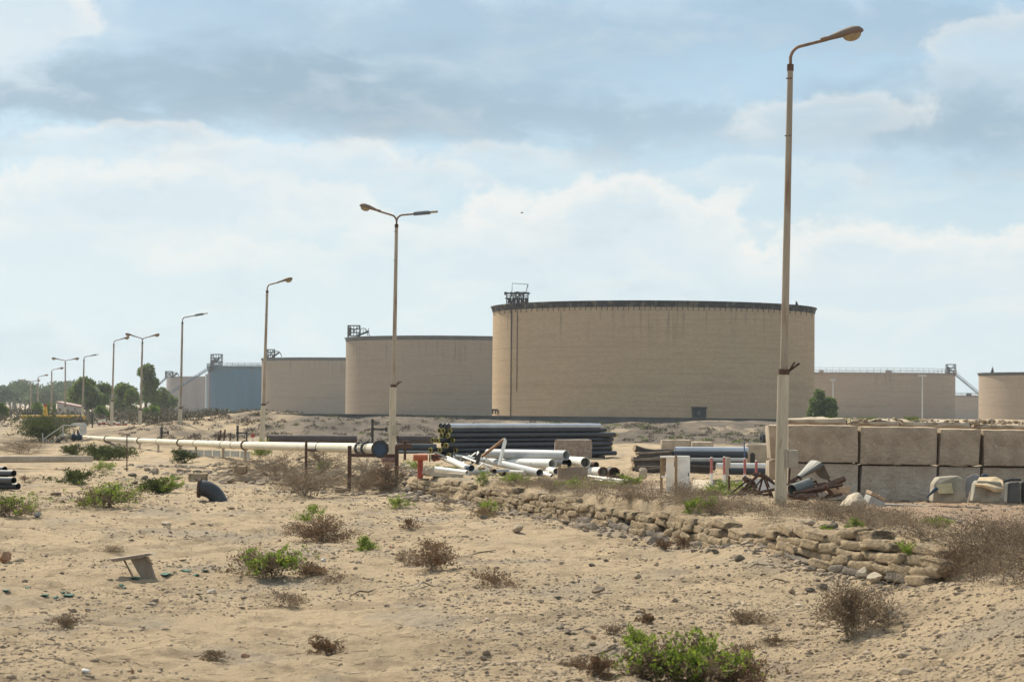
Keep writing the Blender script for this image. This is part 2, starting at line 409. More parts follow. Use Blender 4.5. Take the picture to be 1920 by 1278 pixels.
# vectorised foliage
def unit(a): return a/np.maximum(np.linalg.norm(a, axis=1, keepdims=True), 1e-9)
def leaves(P, Dn, ln, wd, rng=RNG):
    n = len(P); ln = np.broadcast_to(ln, (n,))[:, None]; wd = np.broadcast_to(wd, (n,))[:, None]
    D = unit(Dn); S = unit(np.cross(D, rng.normal(size=(n, 3)))); U = np.cross(D, S)
    v0 = P; v1 = P+D*ln*.5+S*wd*.5+U*wd*.1; v2 = P+D*ln; v3 = P+D*ln*.5-S*wd*.5+U*wd*.1
    V = np.stack([v0, v1, v2, v3], 1).reshape(-1, 3); F = np.arange(4*n).reshape(n, 4); return V, F
def sticks(A, B, ra, rb=None):
    n = len(A); rb = ra if rb is None else rb
    ra = np.broadcast_to(ra, (n,)); rb = np.broadcast_to(rb, (n,))
    D = unit(B-A); ref = np.where(np.abs(D[:, 2:3]) < .9, np.array([[0, 0, 1.]]), np.array([[1., 0, 0]]))
    U = unit(np.cross(D, ref)); W = np.cross(D, U); V = []
    for P, r in ((A, ra), (B, rb)):
        for k in range(3):
            a = 2*math.pi*k/3; V.append(P+(U*math.cos(a)+W*math.sin(a))*r[:, None])
    V = np.stack(V, 1).reshape(-1, 3)
    b = np.arange(n)[:, None]*6
    F = np.concatenate([b+np.array([[0, 1, 4, 3]]), b+np.array([[1, 2, 5, 4]]), b+np.array([[2, 0, 3, 5]])], 0)
    return V, F
def cat(parts):
    Vs = []; Fs = []; o = 0
    for V, F in parts: Vs.append(V); Fs.append(F+o); o += len(V)
    return np.concatenate(Vs), np.concatenate(Fs)
def twiggery(base, w, h, n, rng, levels=3, r=.006, droop=.0, spread=1.0, depth=None):
    """stems that fork outward from a base; returns segment arrays and tips"""
    depth = depth or w
    A = np.repeat(np.array([base], float), n, 0)+np.stack([rng.normal(size=n)*w*.10, rng.normal(size=n)*depth*.10, np.zeros(n)-.02], 1)
    ang = rng.uniform(0, 2*np.pi, n); el = rng.uniform(.15, 1.0, n)**.8
    dirs = np.stack([np.cos(ang)*w*.5*(1.1-el)*spread, np.sin(ang)*depth*.5*(1.1-el)*spread, h*el], 1)
    segs = []; tips = []; cur = A; dv = dirs; rad = r
    for l in range(levels):
        frac = [.45, .35, .28, .2][l]
        B = cur+dv*frac*rng.uniform(.7, 1.2, (len(cur), 1))+rng.normal(size=cur.shape)*min(w, h)*.03
        B[:, 2] -= droop*l*h*.05
        segs.append((cur, B, rad)); tips.append((B, dv))
        k = 3 if l < levels-1 else 0
        if k:
            cur = np.repeat(B, k, 0); dv = np.repeat(dv, k, 0)+rng.normal(size=(len(B)*k, 3))*np.array([w*.32, depth*.32, h*.22]); rad *= .62
    return segs, tips
def fit(segs, tips, base, w, h):
    Z = np.concatenate([b[:, 2] for _, b, _ in segs])-base[2]; Xx = np.concatenate([b[:, 0] for _, b, _ in segs])-base[0]
    kz = h/max(np.percentile(Z, 97), 1e-3); kx = w*.5/max(np.percentile(np.abs(Xx), 93), 1e-3)
    K = np.array([kx, kx, kz]); B = np.array(base)
    f = lambda P: (P-B)*K+B
    return [(f(a), f(b), r) for a, b, r in segs], [(f(p), d*K) for p, d in tips]
def shrub_mesh(root, base, w, h, kind, seed, dens=1.0):
    rng = np.random.default_rng(seed); base = np.array(base)
    scale = max(w, h); area = math.sqrt(w*h)
    n = max(6, int((9 if kind in ('dry', 'red', 'grey') else 6)*dens)); r = (.0085 if kind in ('dry', 'red', 'grey') else .0065)*min(1.3, max(.4, scale))
    segs, tips = fit(*twiggery(base, w, h, n, rng, 4 if kind != 'low' else 3, r), base, w, h)
    V, F = cat([sticks(a, b, q, q*.7) for a, b, q in segs])
    V[:, 2] = np.maximum(V[:, 2], base[2]-.05)
    stem_m = {'green': MT.stem, 'dry': MT.twig, 'grey': MT.twig_grey, 'low': MT.twig, 'red': MT.twig, 'mixed': MT.stem, 'dark': MT.stem}[kind]
    np_mesh('stems', V, F, stem_m, root)
    P, D = tips[-1]; P2, D2 = tips[-2]
    if kind in ('green', 'mixed', 'dark'):        # leaves sit in tight rosettes on the shoot tips
        C0 = np.concatenate([P2, P[::2]]); per = {'green': 12, 'mixed': 11, 'dark': 15}[kind]
        keep = rng.uniform(size=len(C0)) < {'green': .75, 'mixed': .9, 'dark': 1}[kind]; C0 = C0[keep]
        rad = (.055 if kind != 'dark' else .10)*max(.35, min(1.2, area))
        LP = np.repeat(C0, per, 0); off = rng.normal(size=LP.shape)*rad*.55; LP = LP+off; LD = off+np.array([0, 0, rad*.6])+rng.normal(size=LP.shape)*rad*.3
    else:
        k = {'dry': 4, 'grey': 1, 'low': 4, 'red': 5}[kind]
        P = np.concatenate([P, P2]); D = np.concatenate([D, D2])
        LP = np.repeat(P, k, 0)+rng.normal(size=(len(P)*k, 3))*area*.035; LD = unit(np.repeat(D, k, 0))*.8+rng.normal(size=(len(P)*k, 3))*.6+np.array([0, 0, .3])
    ls = {'green': .034, 'dry': .022, 'grey': .018, 'low': .024, 'red': .028, 'mixed': .036, 'dark': .055}[kind]*max(.55, min(1.6, area**.5*1.3))
    LP[:, 2] = np.maximum(LP[:, 2], base[2]+.004)
    sz = ls*rng.uniform(.6, 1.4, len(LP))
    if kind == 'mixed':
        f = vnoise(LP[:, 0]/(w*.13)+seed, (LP[:, 1]+LP[:, 2]*1.5)/(w*.13), 3)*1.3+(LP[:, 2]-base[2])/h*.5-.22 > 0
        for mk, mt in ((f, MT.leaf_green), (~f, MT.leaf_dry)):
            if mk.sum(): np_mesh('leaves', *leaves(LP[mk], LD[mk], sz[mk], sz[mk]*.62, rng), mt, root)
    else:
        mt = {'green': MT.leaf_green, 'dry': MT.leaf_dry, 'grey': MT.leaf_dry, 'low': MT.leaf_dry, 'red': MT.leaf_red, 'dark': MT.leaf_dark}[kind]
        np_mesh('leaves', *leaves(LP, LD, sz, sz*.62, rng), mt, root)
class MT: pass
MT.stem = M('woody_stem', (.10, .065, .04), .9)
MT.twig = M('dry_twig', (.27, .21, .145), .9, island=.35)
MT.twig_grey = M('bleached_twig', (.34, .28, .21), .9, island=.35)
MT.leaf_green = M('leaf_bright', (.12, .19, .022), .6, .3, 8, transl=.35, island=.5, col2=(.30, .36, .05))
MT.leaf_dry = M('leaf_dry', (.14, .10, .062), .85, .3, 8, transl=.2, island=.5, col2=(.25, .18, .11))
MT.leaf_red = M('leaf_rust', (.19, .115, .062), .85, .3, 8, transl=.2, island=.35)
MT.leaf_dark = M('leaf_olive', (.06, .075, .02), .7, .3, 3, transl=.25, island=.5, col2=(.10, .12, .025))
MT.leaf_tree = M('tree_leaf', (.095, .135, .03), .7, .3, .6, transl=.35, island=.5, col2=(.20, .25, .06))
MT.leaf_tree_far = M('tree_leaf_far', (.075, .11, .045), .8, .3, .3, transl=.3, island=.5, col2=(.13, .16, .07))
MT.bark = M('bark', (.10, .075, .055), .95, bump=.5, bscale=12)
MT.pole = M('pole_paint', (.49, .42, .31), .4, .12, 1.5, col3=(.22, .10, .05), s3=2.5, lo3=.60, hi3=.75, stretch=(6, 6, .7))
MT.pole_rust = M('pole_rusty', (.20, .125, .08), .7, .25, 2, col3=(.12, .09, .07), s3=3, stretch=(4, 4, .6))
MT.rust = M('rust', (.085, .045, .03), .9, .4, 6, bump=.3, bscale=40)
MT.dark = M('dark_steel', (.035, .032, .03), .7, .3, 5)
MT.head = M('lamp_housing', (.13, .12, .11), .75, .3, 8, col2=(.20, .11, .06))
MT.headgrey = M('lamp_housing_grey', (.10, .115, .13), .6, .15, 8)
MT.glass = M('lamp_lens', (.42, .33, .20), .3, .2, 10, transl=.35)
MT.black = M('pipe_black', (.018, .021, .028), .42, .3, 2, col2=(.035, .038, .045))
MT.brownblack = M('pipe_bitumen', (.075, .055, .05), .7, .25, 3)
MT.yellow = M('yellow_cap', (.30, .25, .06), .7, .2, 9)
MT.white = M('pipe_white', (.76, .74, .68), .5, .12, 1.2, col3=(.28, .20, .14), s3=5, lo3=.63, hi3=.75)
MT.grey = M('pipe_grey', (.40, .41, .41), .55, .15, 2)
MT.cream = M('pipe_cream', (.60, .55, .43), .55, .1, .7, col3=(.33, .22, .13), s3=2, lo3=.62, hi3=.8)
MT.silver = M('pipe_silver', (.50, .53, .58), .4, .1, 2)
MT.blue = M('blue_flange', (.02, .045, .085), .5, .2, 4)
MT.orange = M('orange_paint', (.42, .11, .05), .6, .2, 6)
MT.red = M('red_paint', (.34, .055, .03), .6, .2, 6)
MT.redfade = M('faded_red', (.45, .16, .14), .7, .2, 8)
MT.yellowp = M('yellow_paint', (.55, .33, .03), .6, .2, 6)
MT.conc = M('concrete', (.35, .275, .20), .97, .25, 2.2, bump=1, bscale=13, bdist=.08, col2=(.50, .40, .295), col3=(.62, .54, .44), s3=11, lo3=.60, hi3=.74, spec=.1)
MT.concd = M('concrete_weathered', (.40, .32, .24), .97, .25, 1.8, bump=1, bscale=13, bdist=.08, col2=(.56, .48, .38), col3=(.55, .49, .42), s3=11, lo3=.60, hi3=.74, spec=.1)
MT.conc2 = M('concrete_pale', (.42, .34, .25), .95, .2, 3, bump=.6, bscale=20, bdist=.02)
MT.greywall = M('wall_grey', (.15, .145, .13), .95, .2, .8, bump=.5, bscale=4)
MT.bag = M('cement_bag', (.27, .20, .13), .97, .25, 5, bump=1, bscale=26, bdist=.05, col2=(.43, .335, .22), col3=(.17, .135, .10), s3=7, lo3=.48, hi3=.68, spec=.1)
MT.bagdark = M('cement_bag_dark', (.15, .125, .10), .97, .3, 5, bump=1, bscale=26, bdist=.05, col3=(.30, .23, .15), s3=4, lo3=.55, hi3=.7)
MT.rock = M('rock', (.34, .26, .18), .95, .3, 4, bump=.7, bscale=14, bdist=.03, col3=(.20, .17, .14), s3=3)
MT.rockdark = M('rock_dark', (.13, .11, .09), .97, .35, 6, spec=.1, bump=.7, bscale=14, bdist=.03)
MT.pebble = M('pebble', (.38, .29, .19), .95, .3, 3, island=.45, col2=(.22, .17, .13))
MT.wood = M('weathered_wood', (.20, .155, .115), .9, .3, 3, bump=.6, bscale=30, stretch=(1, 1, .15), col2=(.33, .27, .20))
MT.wooddark = M('dark_wood', (.07, .055, .045), .9, .3, 3, bump=.6, bscale=20)
MT.cab = M('cabinet_white', (.78, .73, .66), .6, .1, 1.5, col3=(.36, .28, .2), s3=4, lo3=.62, hi3=.75)
MT.cabbrown = M('cabinet_timber', (.27, .19, .11), .8, .2, 5)
MT.boxbeige = M('box_beige', (.40, .35, .27), .6, .1, 3)
MT.sheet = M('galvanised_sheet', (.13, .13, .12), .6, .15, 3)
MT.net = M('green_net', (.05, .13, .10), .9, .3, 9)
MT.plastic = M('pale_plastic', (.5, .49, .46), .6, .15, 9)
MT.shed = M('shed_wall', (.45, .40, .36), .85, .08, .5)
MT.steelblue = M('stair_steel', (.10, .12, .15), .7, .2, 2)

# ---------------------------------------------------------------- ground sheet
def build_ground():
    ys = np.concatenate([np.linspace(-60, 10, 24, endpoint=False), 10*np.exp(np.arange(0, 860)*.0034), np.geomspace(190, 9000, 130)])
    ts = np.concatenate([-np.geomspace(8, .34, 50), np.linspace(-.33, .33, 560), np.geomspace(.34, 8, 50)])
    W = np.maximum(ys, 12)
    X = ts[None, :]*W[:, None]; Yg = np.repeat(ys[:, None], len(ts), 1)
    Z = ground(X, Yg)
    V = np.stack([X, Yg, Z], 2).reshape(-1, 3); nr, nc = X.shape
    i = np.arange(nr-1)[:, None]*nc+np.arange(nc-1)[None, :]; i = i.ravel()
    F = np.stack([i, i+1, i+nc+1, i+nc], 1)
    o = np_mesh('ground', V, F, ground_mat(), smooth_=True)
    x = V[:, 0]; y = V[:, 1]
    n = vnoise(x/3, y/5, 11)+.6*vnoise(x/1, y/2, 12)
    zone = np.zeros((len(V), 4), np.float32); zone[:, 3] = 1
    crest_side = smooth((x/np.maximum(y, 1)*150+17)/3)
    zone[:, 0] = smooth((y-112)/8)*np.clip(.35+.65*crest_side+.0+n*.9*(1-crest_side), 0, 1)*smooth((400-y)/200+.3)
    zone[:, 1] = smooth((x-xw(y)-2.5)/1.2)*smooth((y-30)/4)*smooth((56-y)/5)
    a = o.data.color_attributes.new('zone', 'FLOAT_COLOR', 'POINT'); a.data.foreach_set('color', zone.ravel())
    tag(o, 'bare sandy waste ground strewn with grit', 'ground', kind='structure')
build_ground()

def stones(name, P, S, mat, rng, parent=None, flat=.6, origin=(0, 0, 0)):
    t = (1+5**.5)/2
    IV = np.array([(-1, t, 0), (1, t, 0), (-1, -t, 0), (1, -t, 0), (0, -1, t), (0, 1, t), (0, -1, -t), (0, 1, -t), (t, 0, -1), (t, 0, 1), (-t, 0, -1), (-t, 0, 1)])/1.9
    IF = np.array([(0, 11, 5), (0, 5, 1), (0, 1, 7), (0, 7, 10), (0, 10, 11), (1, 5, 9), (5, 11, 4), (11, 10, 2), (10, 7, 6), (7, 1, 8), (3, 9, 4), (3, 4, 2), (3, 2, 6), (3, 6, 8), (3, 8, 9), (4, 9, 5), (2, 4, 11), (6, 2, 10), (8, 6, 7), (9, 8, 1)])
    n = len(P); V = IV[None]*rng.uniform(.65, 1.25, (n, 12, 1)); sc_ = S[:, None]*np.stack([rng.uniform(.7, 1.5, n), rng.uniform(.6, 1.2, n), rng.uniform(.4, 1, n)*flat*1.3], 1)
    V = V*sc_[:, None, :]; a = rng.uniform(0, 6.28, n); ca, sa = np.cos(a)[:, None], np.sin(a)[:, None]
    V = np.stack([V[..., 0]*ca-V[..., 1]*sa, V[..., 0]*sa+V[..., 1]*ca, V[..., 2]], 2)+P[:, None, :]
    F = (IF[None]+(np.arange(n)*12)[:, None, None]).reshape(-1, 3)
    return np_mesh(name, V.reshape(-1, 3), F, mat, parent, origin)

def scatter_pebbles():
    rng = np.random.default_rng(21); n = 75000
    d = 13*np.exp(rng.uniform(0, 1, n)**1.1*math.log(70/13)); u = rng.uniform(-.29, .29, n); x = u*d
    s = .0095*np.exp(rng.normal(size=n)*.5)*np.interp(d, [13, 40, 70], [1, 1.7, 2.6]); s = np.minimum(s, .05)
    m = vnoise(x/1.6, d/2.5, 31)+.5*vnoise(x/.5, d/.8, 32)+.75*smooth((u+.05)/.15)*smooth((32-d)/8)
    keep = m*1.9+rng.uniform(-.5, .4, n) > -.02
    x, d, s = x[keep], d[keep], s[keep]
    P = np.stack([x, d, ground(x, d)+s*.15], 1)
    o = stones('gravel', P, s, MT.pebble, rng); tag(o, 'pebbles and clods scattered over the sand', 'gravel', kind='stuff')
    n = 3200; d = 14*np.exp(rng.uniform(0, 1, n)*math.log(75/14)); x = rng.uniform(-.28, .28, n)*d
    lw = smooth((xw(d)-x)/1.0*.5); s = .022*np.exp(rng.normal(size=n)*.45); keep = vnoise(x/3, d/4, 41)+rng.uniform(-.4, .3, n) > .02
    x, d, s = x[keep], d[keep], np.minimum(s[keep], .07)
    P = np.stack([x, d, ground(x, d)+s*.1], 1)
    o = stones('rubble', P, s, MT.rock, rng, flat=.5); tag(o, 'small broken stones and lumps lying over the sand', 'rubble', kind='stuff')
    # dark twigs and litter strewn over the sand
    n = 1500; d = 14*np.exp(rng.uniform(0, 1, n)*math.log(60/14)); x = rng.uniform(-.28, .28, n)*d
    keep = vnoise(x/2.5, d/3, 51)+rng.uniform(-.3, .3, n) > .08; x, d = x[keep], d[keep]; n = len(x)
    A = np.stack([x, d, ground(x, d)+.006], 1); a = rng.uniform(0, 6.28, n); l = rng.uniform(.04, .22, n)
    B = A+np.stack([np.cos(a)*l, np.sin(a)*l*.6, rng.uniform(0, .025, n)], 1); B[:, 2] = ground(B[:, 0], B[:, 1])+rng.uniform(.004, .03, n)
    V, F = sticks(A, B, .0035, .002)
    tag(np_mesh('twig_litter', V, F, MT.stem), 'broken twigs scattered over the sand', 'litter', kind='stuff')
scatter_pebbles()

# ---------------------------------------------------------------- far setting: hill, wood, tanks
def hill():
    mb = MB(); n = 60; V = []; F = []
    for i in range(n):
        t = i/(n-1); x = -2600+t*3400
        h = 34*max(0, min(1, (1-t)*1.6))*(.8+.4*(float(vnoise(np.array([t*9.]), np.array([.5]), 3)[0])+.3))-2
        V += [(x, 4200, -6), (x, 4600, h), (x, 5200, -6)]
    for i in range(n-1):
        for k in range(2): F.append((i*3+k, i*3+3+k, i*3+4+k, i*3+1+k))
    mb.add(V, F, True); tag(mb.build('hills', M('hill_scrub', (.08, .10, .06), .95)), 'low blue hill behind the wood at the far left', 'hill', kind='structure')
hill()

def crown_leaves(blobs, n, size, rng):
    P = []; D = []
    vol = np.array([b[3]*b[4]*b[5] for b in blobs])**.66; cnt = (n*vol/vol.sum()).astype(int)
    for b, k in zip(blobs, cnt):
        v = unit(rng.normal(size=(k, 3))); q = v*rng.uniform(.25, 1.0, (k, 1))**.35*np.array(b[3:6])
        nn = vnoise(v[:, 0]*3+b[0], v[:, 1]*3+v[:, 2]*2.3+b[2], 5)
        q *= (1+nn*.55)[:, None]
        P.append(q+np.array(b[:3])); D.append(v+rng.normal(size=(k, 3))*.9)
    P = np.concatenate(P); D = np.concatenate(D)
    s = size*rng.uniform(.5, 1.5, len(P)); return leaves(P, D, s, s*.7, rng)
def tree(px, ytop, ybase, d, wpx, label, seed, mat=None, n=5000, shape='round', group='trees left of the tanks', size=None):
    rng = np.random.default_rng(seed)
    b = at(px, ybase, d); b.z = min(b.z, gz(b.x, b.y)) if b.z > gz(b.x, b.y)+3 else b.z
    b.z = gz(b.x, b.y); top = at(px, ytop, d).z; h = top-b.z; w = wpx*d/FPX
    root = thing('tree', label, 'tree', b, group)
    mb = MB(); th = h*.30
    mb.tube([b-Vector((0, 0, .3)), b+Vector((w*.02, 0, th*.5)), b+Vector((-w*.02, 0, th)), b+Vector((0, 0, h*.8))], [h*.035, h*.026, h*.02, h*.006], 8)
    blobs = []
    nb = 16 if shape == 'round' else 22
    for k in range(nb):
        t = rng.uniform(.12, .92); a = rng.uniform(0, 6.28)
        prof = math.sin(math.pi*min(1, (t*.82+.16)))**.7
        rr = w*.5*prof*rng.uniform(.35, .72)
        c = (b.x+math.cos(a)*rr, b.y+math.sin(a)*rr, b.z+h*(.10+.80*t)); r = w*rng.uniform(.10, .22)
        blobs.append((*c, r, r, min(r*rng.uniform(.7, 1.1), (top-c[2])+.2)))
        if k < 9: mb.tube([b+Vector((0, 0, th*rng.uniform(.5, 1.1))), Vector(c)*.5+(b+Vector((0, 0, th)))*.5, Vector(c)], [h*.014, h*.009, h*.003], 5)
    mb.build('trunk', MT.bark, root)
    V, F = crown_leaves(blobs, n, size or w*.07, rng); V[:, 2] = np.maximum(V[:, 2], b.z+.1)
    np_mesh('crown', V, F, mat or MT.leaf_tree, root)
tree(272, 673, 792, 430, 50, 'tallest dark green tree with a narrow leaning crown left of the stairs', 1, n=7000)
tree(292, 706, 792, 440, 50, 'broad dark tree directly right of the tallest tree', 2, n=6000)
tree(161, 704, 792, 420, 62, 'rounded dark tree at the left end of the near tree row', 3, n=7000)
tree(195, 712, 792, 425, 44, 'upright dark tree between two lamp posts in the near row', 4, n=5000)
tree(229, 709, 792, 415, 58, 'wide leafy tree just left of the tallest tree', 5, n=7000)
tree(245, 722, 792, 390, 34, 'small lighter tree standing before the tallest tree', 6, n=4000)
tree(140, 728, 792, 450, 40, 'low tree at the edge where the near row meets the far wood', 12, n=4000)
tree(313, 735, 790, 460, 40, 'low tree tucked against the weathered grey tank', 13, n=4000)
tree(1542, 722, 792, 300, 62, 'dense green tree beside the big brick tank on the right', 7, n=9000, group='trees between the right hand tanks')
tree(189, 762, 800, 300, 36, 'bright low bushy tree behind the lamp posts', 8, M('leaf_light', (.13, .2, .03), .7, .3, .6, transl=.3, island=.4), n=2500)
tree(284, 762, 800, 300, 40, 'bright low bushy tree under the long stairs', 9, M('leaf_light', (.1, .1, .1)), n=2500)
tree(68, 752, 800, 330, 34, 'bright low tree left of the white shed', 10, M('leaf_light', (.1, .1, .1)), n=2200)
tree(96, 750, 800, 340, 30, 'bright low tree right behind the white shed', 11, M('leaf_light', (.1, .1, .1)), n=2000)
tree(2, 755, 792, 260, 34, 'dark rounded bush tree cut by the left edge of the picture', 14, n=3000)
def wood():
    rng = np.random.default_rng(5); parts = []; tr = []
    for k in range(150):
        px = rng.uniform(-160, 240); d = rng.uniform(760, 980); yt = np.interp(px, [-160, 0, 40, 80, 125, 240], [716, 726, 714, 724, 712, 730])+rng.uniform(-2, 14)
        g = at(px, 700, d); z0 = gz(g.x, d); z1 = at(px, yt, d).z; h = z1-z0; w = rng.uniform(5, 9)
        bl = [(g.x+rng.normal()*w*.3, d+rng.normal()*w*.3, z0+h*rng.uniform(.5, .9), w*.3, w*.3, h*.13) for _ in range(6)]
        bl.append((g.x, d, z1-h*.1, w*.25, w*.25, h*.08)); parts.append(crown_leaves(bl, 420, .9, rng))
        tr.append([(g.x, d, z0), (g.x+rng.normal()*.5, d, z0+h*.8)])
    V, F = cat(parts); o = np_mesh('wood', V, F, MT.leaf_tree_far)
    tag(o, 'far hazy wood of tall trees along the left horizon', 'wood', kind='stuff')
    A = np.array([t[0] for t in tr]); B = np.array([t[1] for t in tr])
    V2, F2 = sticks(A, B, .3, .12); t = np_mesh('trunks', V2, F2, MT.bark, o); t['kind'] = 'stuff'
wood()

def cyl_shell(cx, cy, prof, n=160, uvs=True):
    V = []; F = []; UV = []
    for k in range(n+1):
        a = 2*math.pi*k/n
        for r, z in prof: V.append((cx+r*math.cos(a), cy+r*math.sin(a), z))
    m = len(prof)
    for k in range(n):
        for j in range(m-1):
            F.append((k*m+j, (k+1)*m+j, (k+1)*m+j+1, k*m+j+1))
            R0 = prof[0][0]; u0 = 2*math.pi*k/n*R0; u1 = 2*math.pi*(k+1)/n*R0; z0 = prof[j][1]-prof[0][1]; z1 = prof[j+1][1]-prof[0][1]
            UV += [(u0, z0), (u1, z0), (u1, z1), (u0, z1)]
    return V, F, UV
def shell_obj(name, cx, cy, prof, mat, parent, n=160):
    V, F, UV = cyl_shell(cx, cy, prof, n); off = OFF[parent.name]
    me = bpy.data.meshes.new(name); me.from_pydata([Vector(v)-off for v in V], [], F)
    uv = me.uv_layers.new(name='UVMap'); uv.data.foreach_set('uv', np.array(UV, np.float32).ravel())
    me.polygons.foreach_set('use_smooth', [True]*len(F)); me.update(); me.set_sharp_from_angle(angle=R(30))
    return link(name, me, mat, parent)
def railing(mb, cx, cy, r, z, h, n, a0=0, a1=2*math.pi, t=.05):
    full = abs(a1-a0-2*math.pi) < .01
    K = n if full else n+1
    P = [Vector((cx+r*math.cos(a0+(a1-a0)*k/n), cy+r*math.sin(a0+(a1-a0)*k/n), z)) for k in range(K)]
    for p in P: mb.tube([p, p+Vector((0, 0, h))], t, 4)
    seq = P+[P[0]] if full else P
    for hh in (h, h*.5): mb.tube([p+Vector((0, 0, hh)) for p in seq], t, 4, False)
def tank(px_l, px_r, ytop, d, label, mat, kind, rim=MT.dark, base=None, rimh=.95, ledge=.28):
    cxp = (px_l+px_r)/2; hw = (px_r-px_l)/2/FPX; Rr = d*hw/math.sqrt(1+hw*hw)
    c = at(cxp, 755, d); cx, cy = c.x, d
    ztop = at(cxp, ytop, d-Rr).z; zb = gz(cx, cy-Rr)-.5 if base is None else base
    root = thing('storage_tank', label, 'tank', (cx, cy, zb), 'storage tanks in the oil terminal')
    wt = ztop-rimh
    shell_obj('wall', cx, cy, [(Rr, zb), (Rr, wt)], mat, root, 200)
    shell_obj('roof', cx, cy, [(Rr-.1, wt+.1), (Rr*.5, wt+.35), (.01, wt+.5)], MT.greywall, root, 64)
    if rim: shell_obj('rim', cx, cy, [(Rr+.03, wt-.05), (Rr+ledge, ztop-.12), (Rr+ledge+.12, ztop-.12), (Rr+ledge+.12, ztop), (Rr-.3, ztop), (Rr-.3, wt-.05)], rim, root, 200)
    return root, cx, cy, Rr, ztop, zb
rimmat = M('rim_tar', (.035, .03, .026), .9, .5, .35, col3=(.16, .13, .09), s3=.8, lo3=.5, hi3=.62)
brA = brick_mat('brick_warm', (.57, .41, .25), (.48, .345, .21), (.35, .26, .175), (.43, .32, .22), 17.2)
brB = brick_mat('brick_grey', (.34, .27, .20), (.29, .23, .17), (.20, .165, .13), (.27, .22, .175), 17.0, st=.8)
brC = brick_mat('brick_pink', (.42, .33, .245), (.36, .28, .21), (.26, .21, .165), (.34, .27, .215), 11.5, st=.35)
bluem = M('tank_blue', (.03, .10, .165), .6, .15, .25, stretch=(1, 1, .12), col3=(.05, .09, .12), s3=.6, lo3=.55, hi3=.7)
greym = M('tank_grey', (.26, .215, .20), .7, .12, .2, stretch=(1, 1, .2))

# big brick tank
T, cx, cy, Rr, zt, zb = tank(922, 1524.5, 563, 352, 'largest brick clad storage tank with black tarred rim in the middle', brA, 0, rimmat)
def arc_pt(px, r=None, up=0):     # a point on this tank's front wall under an image column
    v = ray(px, 700); r = r or Rr
    a = v.x**2+1; b = -2*(v.x*cx+cy); c = cx*cx+cy*cy-r*r
    disc = b*b-4*a*c
    t = -b/(2*a) if disc < 0 else (-b-math.sqrt(disc))/(2*a)
    return Vector((v.x*t, t, up))
mb = MB()
for px_ in np.linspace(925, 1522, 60):                      # brackets under the flared rim
    p = arc_pt(px_, Rr+.05, zt-1.5); q = arc_pt(px_, Rr+.33, zt-.3); MB().tube([p, q], .05, 4).build('rim_bracket', MT.dark, T)
mb = MB(); p = arc_pt(958, Rr+.12); mb.tube([(p.x, p.y, zb+.5), (p.x, p.y, zt-.3)], .10, 6); mb.build('cable_pipe', MT.dark, T)
mb = MB(); p = arc_pt(969, Rr+.1); mb.tube([(p.x, p.y, zb+5), (p.x, p.y, zt-1)], .06, 6); mb.build('cable_pipe', MT.rust, T)
def gantry(root, px0, px1, y0, y1, d, style):
    """steel platform on the rim: posts, rails, braces"""
    mb = MB(); a = at(px0, y1, d); b = at(px1, y1, d); zt_ = at(px0, y0, d).z; L_ = (b-a).length; h = zt_-a.z; dep = L_*.7; t = max(.045, d*.00020)
    P = [a, b, b+Vector((0, dep, 0)), a+Vector((0, dep, 0))]
    for p in P: mb.tube([p-Vector((0, 0, .3)), p+Vector((0, 0, h))], t, 4)
    for hh in (0.05, .35, .68, 1.0):
        for i in range(4): mb.tube([P[i]+Vector((0, 0, h*hh)), P[(i+1) % 4]+Vector((0, 0, h*hh))], t, 4)
    if style != 'bare':
        for k in range(1, 4):
            p = a+(b-a)*k/4; mb.tube([p, p+Vector((0, 0, h))], t*.8, 4)
    mb.tube([a, P[2]+Vector((0, 0, h))], t, 4); mb.tube([b, P[3]+Vector((0, 0, h))], t, 4)
    mb.build('gantry', MT.dark, root); return a, b, h, t
# crown block gantry of the big tank
F_D = 336
mb = MB(); rr_ = random.Random(4)
y0, y1 = 547, 569
for k in range(6):
    p = at(950+k*8, y1+2, F_D); q = at(950+k*8, y0, F_D); mb.tube([p, q], .09, 4)
for yy in (549, 555, 561, 566): mb.tube([at(949, yy, F_D), at(991, yy, F_D)], .08, 4)
for k in range(9):
    a_ = at(950+rr_.uniform(0, 38), y1, F_D+rr_.uniform(0, 2)); b_ = at(950+rr_.uniform(0, 38), y0, F_D+rr_.uniform(0, 2)); mb.tube([a_, b_], .08, 4)
mb.tube([at(946, 550, F_D), at(994, 550, F_D)], .13, 4); mb.tube([at(947, 547, F_D), at(947, 553, F_D)], .14, 4)
mb.tube([at(947, 559, F_D), at(956, 559, F_D)], .1, 4)
mb.tube([at(970+13*math.cos(t_), 562-15*math.sin(t_), F_D) for t_ in np.linspace(0, math.pi, 9)], .09, 5)
for k in range(5): mb.box(at(955+k*8, 563, F_D+1), (.5, .5, .9))
mb.build('gantry', MT.dark, T)
mb = MB(); mb.tube([at(960, 549, F_D), at(960.5, 531, F_D), at(991, 533, F_D)], .05, 4); mb.tube([at(986, 549, F_D), at(990, 533, F_D), at(990, 538, F_D)], .06, 4); mb.build('hoist_frame', MT.rust, T)
mb = MB(); mb.tube([at(1492, 573, 330), at(1492.5, 564, 330), at(1496, 572, 330)], .1, 4); mb.tube([at(1494, 572, 330), at(1494, 566, 330)], .14, 4); mb.build('vent', MT.dark, T)
mb = MB(); p = arc_pt(1310, Rr-.3); a_ = math.atan2(p.x-cx, -(p.y-cy))
mb.box((p.x, p.y, at(1310, 773, p.y).z), (2.2, 1.2, 1.65), rz=a_, bev=.1); mb.box((p.x, p.y-.15, at(1310, 764.5, p.y).z+.05), (2.4, 1.4, .25), rz=a_)
mb.build('hatch_box', MT.dark, T)
